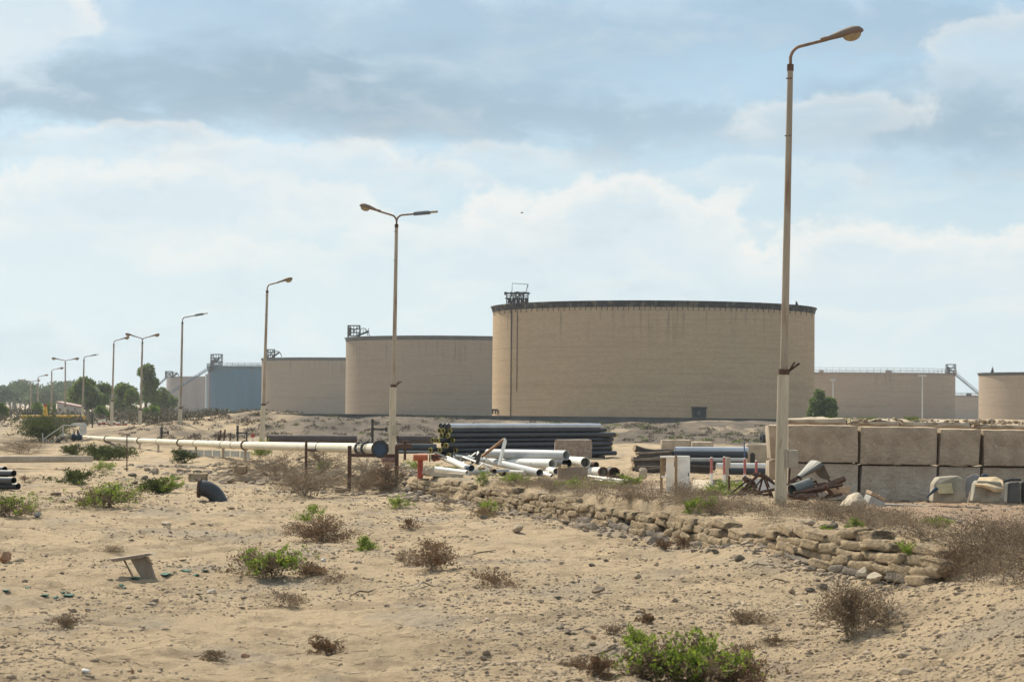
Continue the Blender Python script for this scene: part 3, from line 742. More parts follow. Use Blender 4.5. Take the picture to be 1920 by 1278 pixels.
mb = MB(); p = arc_pt(1310, Rr+.35); mb.box((p.x+.05, p.y, at(1310, 774, p.y).z), (.5, .2, .55), rz=a_); mb.build('hatch_door', M('hatch_grey', (.08, .085, .08), .7), T)
mb = MB()
for q in (924, 929): mb.tube([at(q, 776, 345), at(q, 768, 345)], .12, 4)
mb.tube([at(933, 776, 344), at(935, 768, 344)], .1, 4); mb.box(at(927, 768, 345), (1.0, .5, .3)); mb.build('inlet_valve', MT.dark, T)

T2, *t2 = tank(648, 1050, 629, 524, 'second brick tank partly hidden behind the left side of the largest tank', brB, 0, M('rim_grey', (.07, .068, .065), .9, .25, .5))
a, b, h, t = gantry(T2, 652, 674, 610, 630, 512, 'x')
MB().tube([at(670, 629, 512), at(692, 621, 512)], .25, 5).build('walkway', MT.dark, T2); mb = MB(); mb.tube([at(672+9*(1-math.cos(q)), 632-17*math.sin(q), 511) for q in np.linspace(0, math.pi*.95, 10)], .09, 4)
for k in range(4): mb.tube([at(676+k*5, 628-k*2, 511), at(676+k*5, 618-k*1, 511)], .07, 4)
mb.tube([at(688, 619, 511), at(694, 630, 511)], .08, 4); mb.build('roof_ladder', MT.dark, T2); MB().tube([at(655, 629, 510), at(656, 614, 510)], .5, 6).build('vent_pipe', MT.dark, T2)
T3, *t3 = tank(491, 790, 670, 700, 'third brick tank seen between the blue tank and a lamp post', brB, 0, MATS['rim_grey'])
gantry(T3, 500, 514, 655, 671, 690, 'x')
mb = MB(); mb.tube([at(510, 670, 690), at(524, 660, 690)], .3, 4); mb.tube([at(512+8*(1-math.cos(q)), 671-13*math.sin(q), 690) for q in np.linspace(0, math.pi*.95, 9)], .13, 4); mb.build('roof_ladder', MT.dark, T3)
# blue tank
T4, c4x, c4y, R4, z4, zb4 = tank(390, 630, 686, 850, 'slate blue steel storage tank with a handrail round its roof', bluem, 0, M('rim_blue', (.05, .085, .11), .8, .2, .3), rimh=1.2, ledge=.5)
mb = MB(); railing(mb, c4x, c4y, R4+.3, z4, 1.2, 60, t=.09); mb.build('railing', MT.steelblue, T4)
mb = MB(); p = at(397, 700, 846); mb.tube([(p.x, p.y-6, zb4), (p.x, p.y-6, z4-1.5)], .3, 6); mb.build('riser_pipe', M('pink_paint', (.35, .16, .12), .8), T4)
mb = MB(); p = at(387.5, 700, 838); mb.tube([(p.x, p.y, zb4), (p.x, p.y, z4-3.2)], .55, 8); mb.build('riser_pipe', M('pale_paint', (.45, .47, .48), .6), T4)
gantry(T4, 395, 415, 664, 686, 836, 'x')
mb = MB()
for k in range(6): mb.box(at(396+k*3.5, 676+rr_.uniform(-5, 5), 837), (.7, .6, rr_.uniform(1, 2.6)))
mb.box(at(396, 688, 836), (3, 3, .4)); mb.box(at(394, 693, 836), (1.6, 1.6, 1.6), rot=Matrix.Rotation(.7, 3, 'Y')); mb.build('pulley_block', MT.dark, T4)
def stair(px0, py0, px1, py1, d0, d1, label, t=.14, parent=None, gx=None):
    a = at(px0, py0, d0); b = at(px1, py1, d1)
    root = parent or thing('stairway', label, 'stairs', (b.x, b.y, b.z), 'long open stairways up to tank roofs')
    w = Vector((0, 1.2, 0)); s = MB()
    for o_ in (Vector(), w): s.tube([a+o_, b+o_], t*1.5, 4)
    s.build('stringer', MT.steelblue, root)
    st = MB(); n = 46
    for k in range(n+1):
        p = a+(b-a)*k/n; st.box(p+w/2+Vector((0, 0, .1)), ((b-a).length/n*.4, 1.2, .04))
    st.build('tread', MT.steelblue, root)
    r_ = MB()
    for o_ in (Vector(), w):
        for hh in (1.0, .5): r_.tube([a+o_+Vector((0, 0, hh)), b+o_+Vector((0, 0, hh))], t*.5, 4)
        for k in range(19): p = a+(b-a)*k/18+o_; r_.tube([p, p+Vector((0, 0, 1))], t*.5, 4)
    r_.build('handrail', MT.steelblue, root)
    return root
stair(396, 689, 243, 785, 838, 700, 'long steel stairway climbing from the trees up to the blue tank', .11)
stair(313, 708, 228, 782, 980, 900, 'hazy steel stairway up to the weathered grey tank', .12)
T5, c5x, c5y, R5, z5, zb5 = tank(313, 520, 706, 1000, 'weathered pinkish grey tank behind the blue one', greym, 0, None, rimh=.01)
gantry(T5, 310, 323, 696, 707, 982, 'x')
mb = MB(); mb.tube([at(322+7*(1-math.cos(q)), 708-10*math.sin(q), 980) for q in np.linspace(0, math.pi, 9)], .16, 4); mb.tube([at(323, 706, 980), at(333, 699, 980)], .5, 4); mb.build('roof_ladder', MT.dark, T5)
# right hand tanks
T6, c6x, c6y, R6, z6, zb6 = tank(1440, 1787.5, 697.5, 600, 'wide brick tank with a railing round its top right of the lamp post', brC, 0, M('rim_rust', (.17, .10, .08), .9, .3, .6, col3=(.30, .26, .22), s3=1.5), rimh=.5, ledge=.2)
mb = MB(); railing(mb, c6x, c6y, R6+.3, z6, 1.25, 90, t=.05); mb.build('railing', M('rail_grey', (.33, .32, .30), .8), T6)
mb = MB()
for px_ in np.linspace(1530, 1785, 90):
    Rr_, cx_, cy_ = R6+.12, c6x, c6y
    v = ray(px_, 700); A_ = v.x**2+1; B_ = -2*(v.x*cx_+cy_); C_ = cx_*cx_+cy_*cy_-Rr_*Rr_; dd = B_*B_-4*A_*C_
    if dd > 0:
        t_ = (-B_-math.sqrt(dd))/(2*A_); MB().box((v.x*t_, t_, z6-.28), (.35, .25, .4)).build('rim_bracket', M('bracket_pale', (.42, .38, .34), .9), T6)
gantry(T6, 1776, 1792, 683, 702, 600, 'bare')
mb = MB(); mb.box(at(1778, 694, 600), (.8, .8, 1.6)); mb.box(at(1784, 700, 600), (2.6, 1.2, .4)); mb.build('pulley_block', MT.dark, T6)
for k, (q, w_) in enumerate(((1540, 1.2), (1666, 1.7))):
    mb = MB(); v = at(q, 697, 577); mb.box((v.x, v.y, z6+.3), (w_, .8, .7)); mb.build('vent_box', M('vent_beige', (.35, .3, .26), .8), T6)
stair(1792, 703, 1840, 743, 600, 640, 'grey stairway descending from the railed brick tank on the right', .06)
T7, *t7 = tank(1700, 1900, 741, 900, 'small distant brick tank between the two right hand tanks', brC, 0, MATS['rim_rust'], rimh=.5)
mb = MB(); railing(mb, t7[0], t7[1], t7[2], t7[3], 1.2, 50, t=.06); mb.build('railing', MATS['rail_grey'], T7)
mb = MB(); mb.box(at(1816.5, 739.5, 876), (2, 1, 1.0)); mb.build('vent_box', MT.dark, T7)
T8, *t8 = tank(1839.5, 2230, 697, 520, 'brick tank with a thin black rim cut by the right edge', brC, 0, MATS['rim_grey'], rimh=.7)
mb = MB(); mb.tube([at(1858, 698, 508), at(1861.5, 686, 508), at(1863, 698, 508)], .1, 4); mb.tube([at(1860.5, 698, 508), at(1861, 690, 508)], .2, 4); mb.build('vent', MT.dark, T8)
def thin_lamp(px_, ytop, d, hl, label):
    b_ = at(px_, 784, d); b_.z = gz(b_.x, d); t_ = at(px_, ytop, d)
    r_ = thing('floodlight_mast', label, 'mast', b_, 'masts by the right hand tanks')
    MB().tube([b_, t_], [.16, .1], 6).build('pole', MATS['pale_mast'], r_)
    m_ = MB(); m_.box(t_, (hl, .5, .3)); m_.build('floodlight', MATS['pale_mast'], r_)
M('pale_mast', (.5, .52, .52), .6)
thin_lamp(1562, 712, 400, 1.0, 'slim pale mast in front of the dense green tree')
thin_lamp(1729.5, 704, 520, 2.0, 'slim pale mast standing before the railed brick tank')

# low bund wall on top of the bank
def bund():
    mb = MB(); pts = [(505, 775, 152), (560, 775, 153), (700, 776, 154), (930, 779, 155), (1200, 781.5, 156), (1460, 785, 157), (1700, 788, 158)]
    P = [at(*p) for p in pts]; V = []; F = []
    for i, p in enumerate(P):
        lo = gz(p.x, p.y)-1.2
        V += [(p.x, p.y-.15, lo), (p.x, p.y-.15, p.z-.06), (p.x, p.y-.2, p.z-.055), (p.x, p.y-.2, p.z), (p.x, p.y+.2, p.z), (p.x, p.y+.2, lo)]
    for i in range(len(P)-1):
        for k in range(5): F.append((i*6+k, i*6+6+k, i*6+7+k, i*6+k+1))
    F.append((0, 1, 2, 3, 4, 5)); F.append(tuple(len(V)-6+k for k in range(6))[::-1])
    mb.add(V, F); o = mb.build('bund_wall', MT.greywall, origin=(P[0].x, P[0].y, P[0].z-1)); tag(o, 'long low grey wall along the top of the bank before the tanks', 'wall')
bund()

# ---------------------------------------------------------------- lamp posts
def luminaire(mb, gl, p, d, L_=1.0, r=.13):
    """cobra head: neck widening to a rounded body with a drop lens"""
    d = d.normalized(); up = Vector((0, 0, 1)); side = d.cross(up).normalized(); upn = side.cross(d).normalized()
    secs = [(0, .075, .07, 0), (.02, .085, .08, 0), (.14, .085, .08, 0), (.16, .078, .07, 0), (.36, .10, .10, .01), (.58, .15, .13, .02), (.78, .175, .14, .02), (.92, .145, .115, .01), (.99, .06, .05, 0), (1.0, .02, .02, 0)]
    n = 14; V = []; F = []
    for t, w, h_, oz in secs:
        for k in range(n):
            a_ = 2*math.pi*k/n; y = math.sin(a_); y = y if y > 0 else y*.45
            V.append(p+d*t*L_+side*math.cos(a_)*w*L_+upn*(y*h_*L_+oz*L_))
    for i in range(len(secs)-1):
        for k in range(n): F.append((i*n+k, i*n+(k+1) % n, (i+1)*n+(k+1) % n, (i+1)*n+k))
    mb.add(V, F, True)
    V = []; F = []; m_ = 5
    for j in range(m_):
        f = math.cos(j/(m_-1)*math.pi/2); dz = -math.sin(j/(m_-1)*math.pi/2)*.16*L_
        for k in range(n):
            a_ = 2*math.pi*k/n; V.append(p+d*(.72+.22*math.cos(a_)*f)*L_+side*math.sin(a_)*.12*L_*f+upn*(dz-.02*L_))
    for i in range(m_-1):
        for k in range(n): F.append((i*n+k, (i+1)*n+k, (i+1)*n+(k+1) % n, i*n+(k+1) % n))
    gl.add(V, F, True)
def street_lamp(px_b, px_t, ytop, d, label, arms, rb=.11, box=False, clamp_y=None, sleeve=True, ybase=None, extra=None):
    v = ray(px_b, 830); bx, by = v.x*d, d; bz = gz(bx, by)
    top = at(px_t, ytop, d); base = Vector((bx, by, bz)); ax = (top-base)
    root = thing('street_lamp', label, 'lamp post', base, 'street lamps along the pipeline')
    H = ax.length; u = ax.normalized()
    mid = base+u*H*.31 if clamp_y is None else base+u*((at(px_b, clamp_y, d).z-bz))
    MB().tube([base-u*.3, mid], [rb, rb*.93], 14).build('lower_pole', MT.pole, root)
    MB().tube([mid, base+u*H*.55, top], [rb*.72, rb*.66, rb*.52], 14).build('upper_pole', M('pole_backlit', (.34, .28, .21), .6, .2, 1.2, col3=(.20, .11, .06), s3=2, lo3=.5, hi3=.72, stretch=(5, 5, .5)), root)  # upper pole coloured darker, its backlit tone against the sky put into the paint
    cb = MB(); cb.ring(mid+u*.02, u, rb*.6, rb*1.02, .10, 14); cb.tube([mid+Vector((.02, 0, -.02)), mid+Vector((.28, -.02, .18))], .022, 6)
    if box: cb.tube([mid+Vector((.06, 0, -.02)), mid+Vector((.19, -.04, .2))], .018, 6)
    cb.build('clamp', MT.rust, root)
    if sleeve: MB().tube([base+Vector((-rb*.95, -rb*.4, -.1)), mid+Vector((-rb*.85, -rb*.4, -.05))], rb*.35, 8).build('conduit', MT.pole, root)
    cp = MB(); cp.ring(top-u*.05, u, rb*.3, rb*.62, .12, 12)
    for s_ in (.25, 1.3):
        MB().tube([top-u*s_+Vector((-rb*.75, -.01, 0)), top-u*s_+Vector((rb*.2, -rb*.62, 0))], .012, 5).build('bolt', MT.rust, root)
    cp.build('pole_cap', MT.rust, root)
    for (sgn, reach, rise, kind, tilt, depth) in arms:
        c_ = top; pts = [c_-u*.2, c_+u*.15]
        for q in np.linspace(.15, 1, 7): pts.append(c_+Vector((sgn*.24*(1-math.cos(q*math.pi/2*.88)), depth*.2*(1-math.cos(q*math.pi/2)), .10+.25*math.sin(q*math.pi/2*.9))))
        e = pts[-1]; e2 = e+Vector((sgn*(reach-.24), depth*reach, rise)); pts.append(e2)
        arm = MB().tube(pts, rb*.30, 8).build('arm', MT.pole_rust, root)
        hd = (e2-e).normalized(); hd.z += tilt*.0
        if kind == 'led':
            m_ = MB(); q = e2; an = math.atan2(hd.z, sgn*abs(hd.x))
            rot = Matrix.Rotation(-an, 3, 'Y')
            m_.box(q+hd*.30, (.62, .24, .11), rot=rot, bev=.02)
            for k in range(8): m_.box(q+hd*(.08+k*.06)+Vector((0, 0, .07)), (.015, .22, .04), rot=rot)
            h_ = m_.build('lamp_head', MT.headgrey, root)
            MB().box(q+hd*.74+Vector((0, 0, .01)), (.28, .2, .06), rot=rot, bev=.01).build('lens', MT.glass, h_)
        else:
            m_ = MB(); g_ = MB(); luminaire(m_, g_, e2-hd*.1, hd, kind if isinstance(kind, float) else .95)
            h_ = m_.build('lamp_head', MT.head, root); g_.build('lens', MT.glass, h_)
    if box:
        bb = MB(); px_box, yb0, yb1, w_ = box
        q = at(px_box, (yb0+yb1)/2, d-.02); hh = (yb1-yb0)*d/FPX; bb.box(q, (w_, .2, hh), bev=.012)
        bo = bb.build('junction_box', MT.boxbeige, root)
        m_ = MB(); m_.box(q+Vector((-w_*.5-.03, 0, 0)), (.05, .18, hh*1.0)); m_.box(q+Vector((.02, -.106, 0)), (w_*.82, .012, hh*.86)); m_.build('box_door', M('box_door_beige', (.36, .31, .24), .6), bo)
        m_ = MB(); 
        for k in (-.4, .4): m_.tube([q+Vector((-w_*.5-.16, 0, hh*k)), q+Vector((-w_*.4, 0, hh*k))], .015, 5)
        m_.tube([q+Vector((-w_*.3, -.02, -hh*.5)), q+Vector((-w_*.35, 0, -hh*.5-.28)), q+Vector((-w_*.5-.08, 0, -hh*.5-.33))], .018, 6); m_.build('bracket', MT.rust, root)
    return root
street_lamp(1465, 1482, 122, 37.8, 'nearest and tallest lamp post with one arm and a beige box on its right side', [(1, .70, .12, .80, 0, 0)], rb=.100, box=(1486, 843, 877, .17), clamp_y=699)
street_lamp(736, 743.5, 421, 75, 'twin arm lamp post above the blue flange with one round and one flat head', [(-1, .72, .14, .80, 0, 0), (1, .66, .04, 'led', 0, 0)], rb=.112, box=(743, 797, 816, .2), clamp_y=724)
street_lamp(492, 501, 545, 110, 'single arm lamp post in front of the third brick tank', [(1, .70, .12, .82, 0, 0)], rb=.12, clamp_y=759)
street_lamp(337.5, 342, 604, 142, 'single arm lamp post with flat head in front of the weathered grey tank', [(1, .9, .12, 'led', 0, 0)], rb=.12, clamp_y=765)
street_lamp(262.5, 267, 641, 172, 'twin arm lamp post in front of the tallest tree', [(-1, .75, .13, .85, 0, 0), (1, .75, .12, .85, 0, 0)], rb=.13, clamp_y=768)
street_lamp(209, 213.5, 645, 192, 'single arm lamp post just left of the twin lamp before the tallest tree', [(1, .75, .12, .85, 0, 0)], rb=.13, clamp_y=752)
street_lamp(154, 157.5, 674, 240, 'single arm lamp post rising beside the shed', [(1, .9, .12, 'led', 0, 0)], rb=.15, clamp_y=762)
street_lamp(121.5, 122.5, 680, 275, 'twin arm lamp post rising behind the shed roof', [(-1, .9, .1, 1.1, 0, 0), (1, .9, .1, 1.1, 0, 0)], rb=.16, clamp_y=762)
street_lamp(95.5, 97, 697, 320, 'single arm lamp post left of the shed', [(1, .9, .12, 1.1, 0, 0)], rb=.17, clamp_y=762)
street_lamp(70.5, 71.5, 709, 380, 'small distant single arm lamp post over the railed platform', [(1, .9, .12, 1.1, 0, 0)], rb=.19, clamp_y=768)
street_lamp(57, 57.5, 718, 420, 'smallest distant twin arm lamp post at the far left', [(-1, 1.0, .12, 1.1, 0, 0), (1, 1.0, .1, 1.1, 0, 0)], rb=.2, clamp_y=768)

# ---------------------------------------------------------------- the white pipeline
def pipeline():
    P = [at(712, 841, 57), at(600, 838, 66), at(438, 834, 84), at(338, 829.5, 101), at(262, 826, 118), at(150, 820, 146)]
    root = thing('pipeline', 'long cream pipeline on short stands running off to the left', 'pipeline', (P[0].x, P[0].y, gz(P[0].x, P[0].y)))
    pts = []
    for i in range(len(P)-1):
        for k in range(6): pts.append(P[i].lerp(P[i+1], k/6))
    pts.append(P[-1])
    MB().tube(pts, .145, 20).build('pipe', MT.cream, root)
    d0 = (P[1]-P[0]).normalized()
    e = P[0]-d0*.0
    fl = MB(); fl.ring(e+Vector((.02, -.3, 0)), -d0, .0, .235, .05); fl.ring(e+Vector((.0, -.15, 0)), -d0, .0, .225, .05)
    for k in range(12):
        pass
    fl.build('end_flange', MT.blue, root)
    fl = MB(); fl.ring(e+Vector((.03, -.34, 0)), -d0, .175, .245, .03); fl.build('flange_rim', MT.dark, root)
    fl = MB(); q = at(689, 840.5, 58.4); fl.ring(q, d0, .14, .21, .06); fl.ring(q+d0*.9, d0, .14, .21, .05)
    for k in range(10):
        a_ = k*.628; u_, v_ = frame(d0); fl.tube([q-d0*.1+(u_*math.cos(a_)+v_*math.sin(a_))*.18, q+d0*1.1+(u_*math.cos(a_)+v_*math.sin(a_))*.18], .014, 5)
    fl.build('flange', M('flange_dark', (.05, .05, .055), .7), root)
    for (px_, d_) in ((590, None), (455, None), (435, None), (337, None), (375, None), (298, None), (258, None), (198, None), (418, None)):
        # straps round the pipe
        bst = min(range(len(pts)-1), key=lambda i: abs((pts[i].x/pts[i].y)*FPX+960-px_)); c_ = pts[bst]; dd = (pts[bst+1]-c_)
        big = px_ in (455, 337, 258, 198)
        MB().ring(c_, dd, .14, .20 if big else .16, .08 if big else .04, 20).build('strap', MT.rust, root)
        if big or px_ in (418, 375, 298): 
            g_ = gz(c_.x, c_.y); MB().tube([(c_.x, c_.y, g_-.2), (c_.x, c_.y, c_.z-.1)], .06, 6).build('leg', MT.conc2, root)
    # rust H stand under the end
    def stand(pa, pb, ybeam, da, db, yga, ygb, w=.06):
        a_ = at(pa, ybeam, da); b_ = at(pb, ybeam, db)
        r_ = thing('pipe_stand', 'rusty steel portal under the blue ended pipe' if pa > 640 else 'thin rusty portal supporting the cream pipe', 'pipe stand', (a_.x, a_.y, gz(a_.x, a_.y)), 'pipe stands')
        m_ = MB(); m_.box((a_+b_)/2, ((b_-a_).length, w*1.6, w*1.6), rz=math.atan2(b_.y-a_.y, b_.x-a_.x)); m_.build('beam', MT.rust, r_)
        for q in (a_, b_):
            g_ = gz(q.x, q.y)-.15; tz = q.z+.27
            m_ = MB(); m_.box((q.x, q.y-.0, (g_+tz)/2), (w*1.7, w*1.7, tz-g_)); m_.build('leg', MT.rust, r_)
        return r_
    stand(655.5, 744, 853.5, 57.9, 57.6, 905, 880)
    stand(574, 655, 845, 66.5, 64.5, 870, 870, .045)
    # bluish mesh apron hanging below the pipe
    m_ = MB(); a_ = at(340, 842, 102); b_ = at(470, 846, 84)
    for k in range(8):
        p = a_.lerp(b_, k/8); q = a_.lerp(b_, (k+.86)/8); g_ = min(gz(p.x, p.y), gz(q.x, q.y))-.1
        m_.add([(p.x, p.y, g_), (q.x, q.y, g_), (q.x, q.y, q.z), (p.x, p.y, p.z), (p.x, p.y+.12, g_), (q.x, q.y+.12, g_), (q.x, q.y+.12, q.z), (p.x, p.y+.12, p.z)], [(0, 1, 2, 3), (4, 7, 6, 5), (3, 2, 6, 7), (0, 3, 7, 4), (1, 5, 6, 2)])
    tag(m_.build('low_wall', M('wall_bluegrey', (.22, .23, .22), .9), origin=(a_.x, a_.y, a_.z-.5)), 'low grey concrete wall in slabs below the cream pipe', 'wall')
pipeline()

# ---------------------------------------------------------------- pipes
def pipe_thing(a, b, r, mat, label, group=None, caps=None, name='pipe', th=None, capmat=MT.yellow, both=False):
    a = Vector(a); b = Vector(b); o0 = ((a.x+b.x)/2, (a.y+b.y)/2, min(a.z, b.z)-r)
    if caps is None:
        o = MB().pipe(a, b, r, th).build(name, mat, origin=o0); return tag(o, label, 'pipe', group)
    root = thing(name, label, 'pipe', o0, group); MB().pipe(a, b, r, th).build('body', mat, root)
    d = (b-a).normalized(); MB().ring(a+d*caps*.4, d, r*.8, r*1.06, caps).build('end_ring', capmat, root); 
    if both: MB().ring(b-d*caps*.4, d, r*.8, r*1.06, caps).build('end_ring', capmat, root)
    return root
def stack():
    rng = random.Random(3); r = .098; L0 = at(846, 862, 80); Rt = at(1158, 866, 86)
    ax = Vector((Rt.x-L0.x, Rt.y-L0.y, 0)); ln = ax.length; ax.normalize(); back = Vector((-ax.y, ax.x, 0))
    words = ['bottom', 'second', 'third', 'fourth', 'fifth', 'sixth', 'top but one', 'top']
    zb = min(gz(L0.x, L0.y), L0.z)
    for lay in range(7):
        for col in range(4):
            if lay == 6 and col > 2: continue
            s0 = rng.uniform(-.35, .5)+(.15 if lay > 4 else 0); s1 = rng.uniform(-.7, .35)
            if lay == 6: s0 = .35; s1 = -.45
            z = zb+r+.08+lay*.186; p = L0+ax*s0+back*(col*.24+(lay % 2)*.1+lay*.10); q = L0+ax*(ln+s1)+back*(col*.24+(lay % 2)*.1+lay*.10)
            p.z = z; q.z = z
            w = ['bottom', 'second', 'third', 'fourth', 'fifth', 'sixth', 'top'][lay]
            if lay == 6: pipe_thing(p, q, r*.95, MT.silver, ['frontmost', 'middle', 'rearmost'][col]+' silvery pipe in the top layer of the middle pipe stack', 'pipes in the middle stack', .05, capmat=MT.dark)
            else: pipe_thing(p, q, r*rng.uniform(.9, 1), MT.black, 'black yellow rimmed pipe, %s, in the %s layer of the middle stack' % (['frontmost', 'second from the front', 'third from the front', 'rearmost'][col], w), 'pipes in the middle stack', .06, both=(lay % 3 == 1))
    for k, t in enumerate((.12, .5, .88)):
        p = L0+ax*ln*t; m = MB(); m.box(p+back*.5+Vector((0, 0, zb+.02-p.z)), (.12, 1.6, .14), rz=math.atan2(ax.y, ax.x))
        tag(m.build('timber_bearer', MT.wooddark, origin=(p.x, p.y, zb)), ['left', 'middle', 'right'][k]+' timber bearer under the middle pipe stack', 'timber', 'bearers under the middle pipe stack')
stack()
# bitumen wrapped pipes behind the cream pipeline
pipe_thing(at(501, 823, 92), at(668, 824, 93), .20, MT.brownblack, 'thick brown black pipe lying behind the cream pipeline', 'bitumen coated pipes')
pipe_thing(at(746, 824, 93), at(811, 824.5, 93.5), .20, MT.brownblack, 'short brown black pipe resting on two darker pipes right of the twin lamp', 'bitumen coated pipes')
pipe_thing(at(690, 838.5, 91.5), at(818, 839, 92), .18, MT.black, 'black pipe with light upper side, middle of three right of the twin lamp', 'bitumen coated pipes')
pipe_thing(at(690, 853, 89.5), at(825, 854, 90), .21, MT.black, 'lowest thick black pipe on the ground right of the twin lamp', 'bitumen coated pipes')
# stack on the right
for k, (y, d, r, mt, x0, x1, lb) in enumerate(((843, 62, .095, MT.silver, 1266, 1402, 'pale topped pipe on top of the pipe row behind the bollards'),
        (852, 61.4, .12, MT.black, 1262, 1400, 'black pipe just under the pale topped pipe behind the bollards'),
        (861, 60.8, .05, MT.grey, 1295, 1398, 'thin grey pipe across the row behind the bollards'),
        (868, 61.0, .09, MT.black, 1262, 1398, 'black pipe at the bottom of the row behind the bollards'),
        (873, 58, .085, MT.white, 1344, 1446, 'white pipe lying to the right behind the red posts'),
        (883, 57.5, .10, MT.black, 1366, 1446, 'black pipe lying under the white pipe near the blocks'))):
    pipe_thing(at(x0, y, d), at(x1, y+.6, d+.4), r, mt, lb, 'pipes behind the bollards')
# black pipe stack cut by the left edge
for k, (x, y, d) in enumerate(((9, 880, 56), (24, 886.5, 56.6), (26, 887, 55.4), (26, 900, 55.2), (34, 911.5, 55.6), (10, 893, 56))):
    a = at(-60, y-1, d+1.2); b = at(x, y, d-.4)
    pipe_thing(a, b, .085, MT.black, ['uppermost short black pipe of the pile at the left edge', 'black pipe behind in the second layer at the left edge', 'black pipe in front in the second layer at the left edge', 'black pipe of the third layer at the left edge', 'lowest and longest black pipe of the pile at the left edge', 'black pipe just under the uppermost one at the left edge'][k], 'black pipes at the left edge')

# heap of white and grey pipes
pipe_thing(at(915, 850, 60), at(1062, 853, 57.5), .135, MT.grey, 'large grey pipe on top of the heap with its open end to the right', 'pipes in the heap')
pipe_thing(at(940, 866, 60), at(1036, 869, 57), .125, MT.white, 'white pipe right under the large grey pipe with open end to the right', 'pipes in the heap')
pipe_thing(at(1000, 862, 63), at(1063, 868, 58.5), .14, MT.black, 'black open ended pipe below the large grey pipe', 'pipes in the heap')
pipe_thing(at(1068, 864, 61), at(1098, 866.5, 57.3), .14, MT.white, 'short white pipe with a black open end behind the wooden crate', 'pipes in the heap')
pipe_thing(at(898, 859, 62), at(1012, 886, 55.5), .10, MT.grey, 'slanting grey pipe crossing the heap down to the right', 'pipes in the heap')
pipe_thing(at(1022, 879, 58), at(1043, 883, 55.5), .085, MT.white, 'narrow white pipe with small open end by the wooden crate', 'pipes in the heap', .05, capmat=MT.grey)
pipe_thing(at(1105, 884, 57.5), at(1131, 884, 56.5), .125, MT.white, 'short white pipe with rusty flanges right of the wooden crate', 'pipes in the heap', .08, capmat=MT.rust, both=True)
p = at(1150, 886, 56.6); pipe_thing(p+Vector((-.06, .35, 0)), p+Vector((.02, -.1, 0)), .15, MT.dark, 'black flanged pipe stub facing the camera', 'pipes in the heap', .05, capmat=MT.rust, both=True)
pipe_thing(at(1098, 893, 55), at(1218, 908, 52.5), .055, MT.white, 'long white pipe sloping down right of the wooden crate', 'pipes in the heap', .06, capmat=MT.grey, both=True)
pipe_thing(at(1098, 899, 54.6), at(1222, 911, 52), .045, MT.white, 'thinner white pipe lying along the long white one', 'pipes in the heap')
pipe_thing(at(838, 860, 58), at(878, 878, 55.5), .09, MT.white, 'white flanged pipe slanting down near the orange hydrant', 'pipes in the heap', .07, capmat=MT.rust)
pipe_thing(at(818, 879, 56), at(876, 886, 55), .07, MT.white, 'white pipe lying along the wall by the orange hydrant', 'pipes in the heap', .05, capmat=MT.white, both=True)
p = at(882, 877, 55.4); pipe_thing(p+Vector((-.1, .2, 0)), p+Vector((.03, -.06, 0)), .085, MT.blue, 'small dark blue open pipe stub in the heap', 'pipes in the heap')
pipe_thing(at(950, 884, 57), at(1040, 887, 56.4), .05, MT.white, 'thin white pipe lying low under the heap', 'pipes in the heap')
pipe_thing(at(880, 886, 56.5), at(955, 882, 57), .055, MT.grey, 'thin grey pipe lying low at the left of the heap', 'pipes in the heap')
pipe_thing(at(1008, 884, 56.6), at(1035, 893, 55.5), .06, MT.white, 'stubby white pipe tipped against the crate', 'pipes in the heap')
for k, (x, y, d, r, lb) in enumerate(((925, 883, 56, .07, 'small rusty pipe offcut in the scrub before the heap'), (944, 888, 56, .06, 'smaller rusty pipe offcut beside the other offcut'), (1116, 871, 60, .09, 'rusty valve body behind the flanged pipe'), (1164, 893, 56, .07, 'rusty bolt ring right of the black flanged stub'))):
    p = at(x, y, d); o = MB().pipe(p+Vector((-.08, .12, 0)), p+Vector((.03, -.08, 0)), r).build('pipe_offcut', MT.rust, origin=(p.x, p.y, p.z-r)); tag(o, lb, 'pipe offcut', 'rusty offcuts in the heap')
# tangle of pale rods behind hydrant
rng_ = random.Random(9); root = thing('rod_bundle', 'tangled bundle of pale thin metal rods behind the orange hydrant', 'metal rods', at(870, 872, 58))
for k in range(13):
    a = at(rng_.uniform(815, 900), rng_.uniform(846, 866), 58+rng_.uniform(-.5, .5)); b = at(rng_.uniform(850, 925), rng_.uniform(862, 884), 57.5+rng_.uniform(-.5, .5))
    MB().tube([a, b], rng_.uniform(.015, .035), 5).build('rod', MT.sheet if k % 3 else MT.white, root)
# bent frame of rusty angle
root = thing('angle_frame', 'bent rusty white steel angle standing up like an arrow in the heap', 'steel frame', at(912, 872, 56.5))
MB().tube([at(903, 856, 57), at(945, 823, 56.6)], .045, 4).build('brace', M('rust_light', (.28, .16, .09), .85, .4, 7), root)
MB().tube([at(944, 822, 56.6), at(947, 826, 56.6), at(936, 872, 56.4)], .05, 4).build('upright', MT.white, root)
root = thing('angle_frame', 'pale bent steel angle lying low left of the standing one', 'steel frame', at(905, 882, 56))
MB().tube([at(890, 880, 56), at(906, 868, 56), at(918, 884, 56)], .03, 4).build('bar', MT.white, root)
MB().tube([at(868, 856, 57), at(900, 868, 56.5)], .03, 4).build('bar', MT.white, root)
MB().tube([at(886, 866, 57), at(900, 850, 56.5), at(894, 870, 56.5)], .05, 4).build('bar', MT.dark, root)
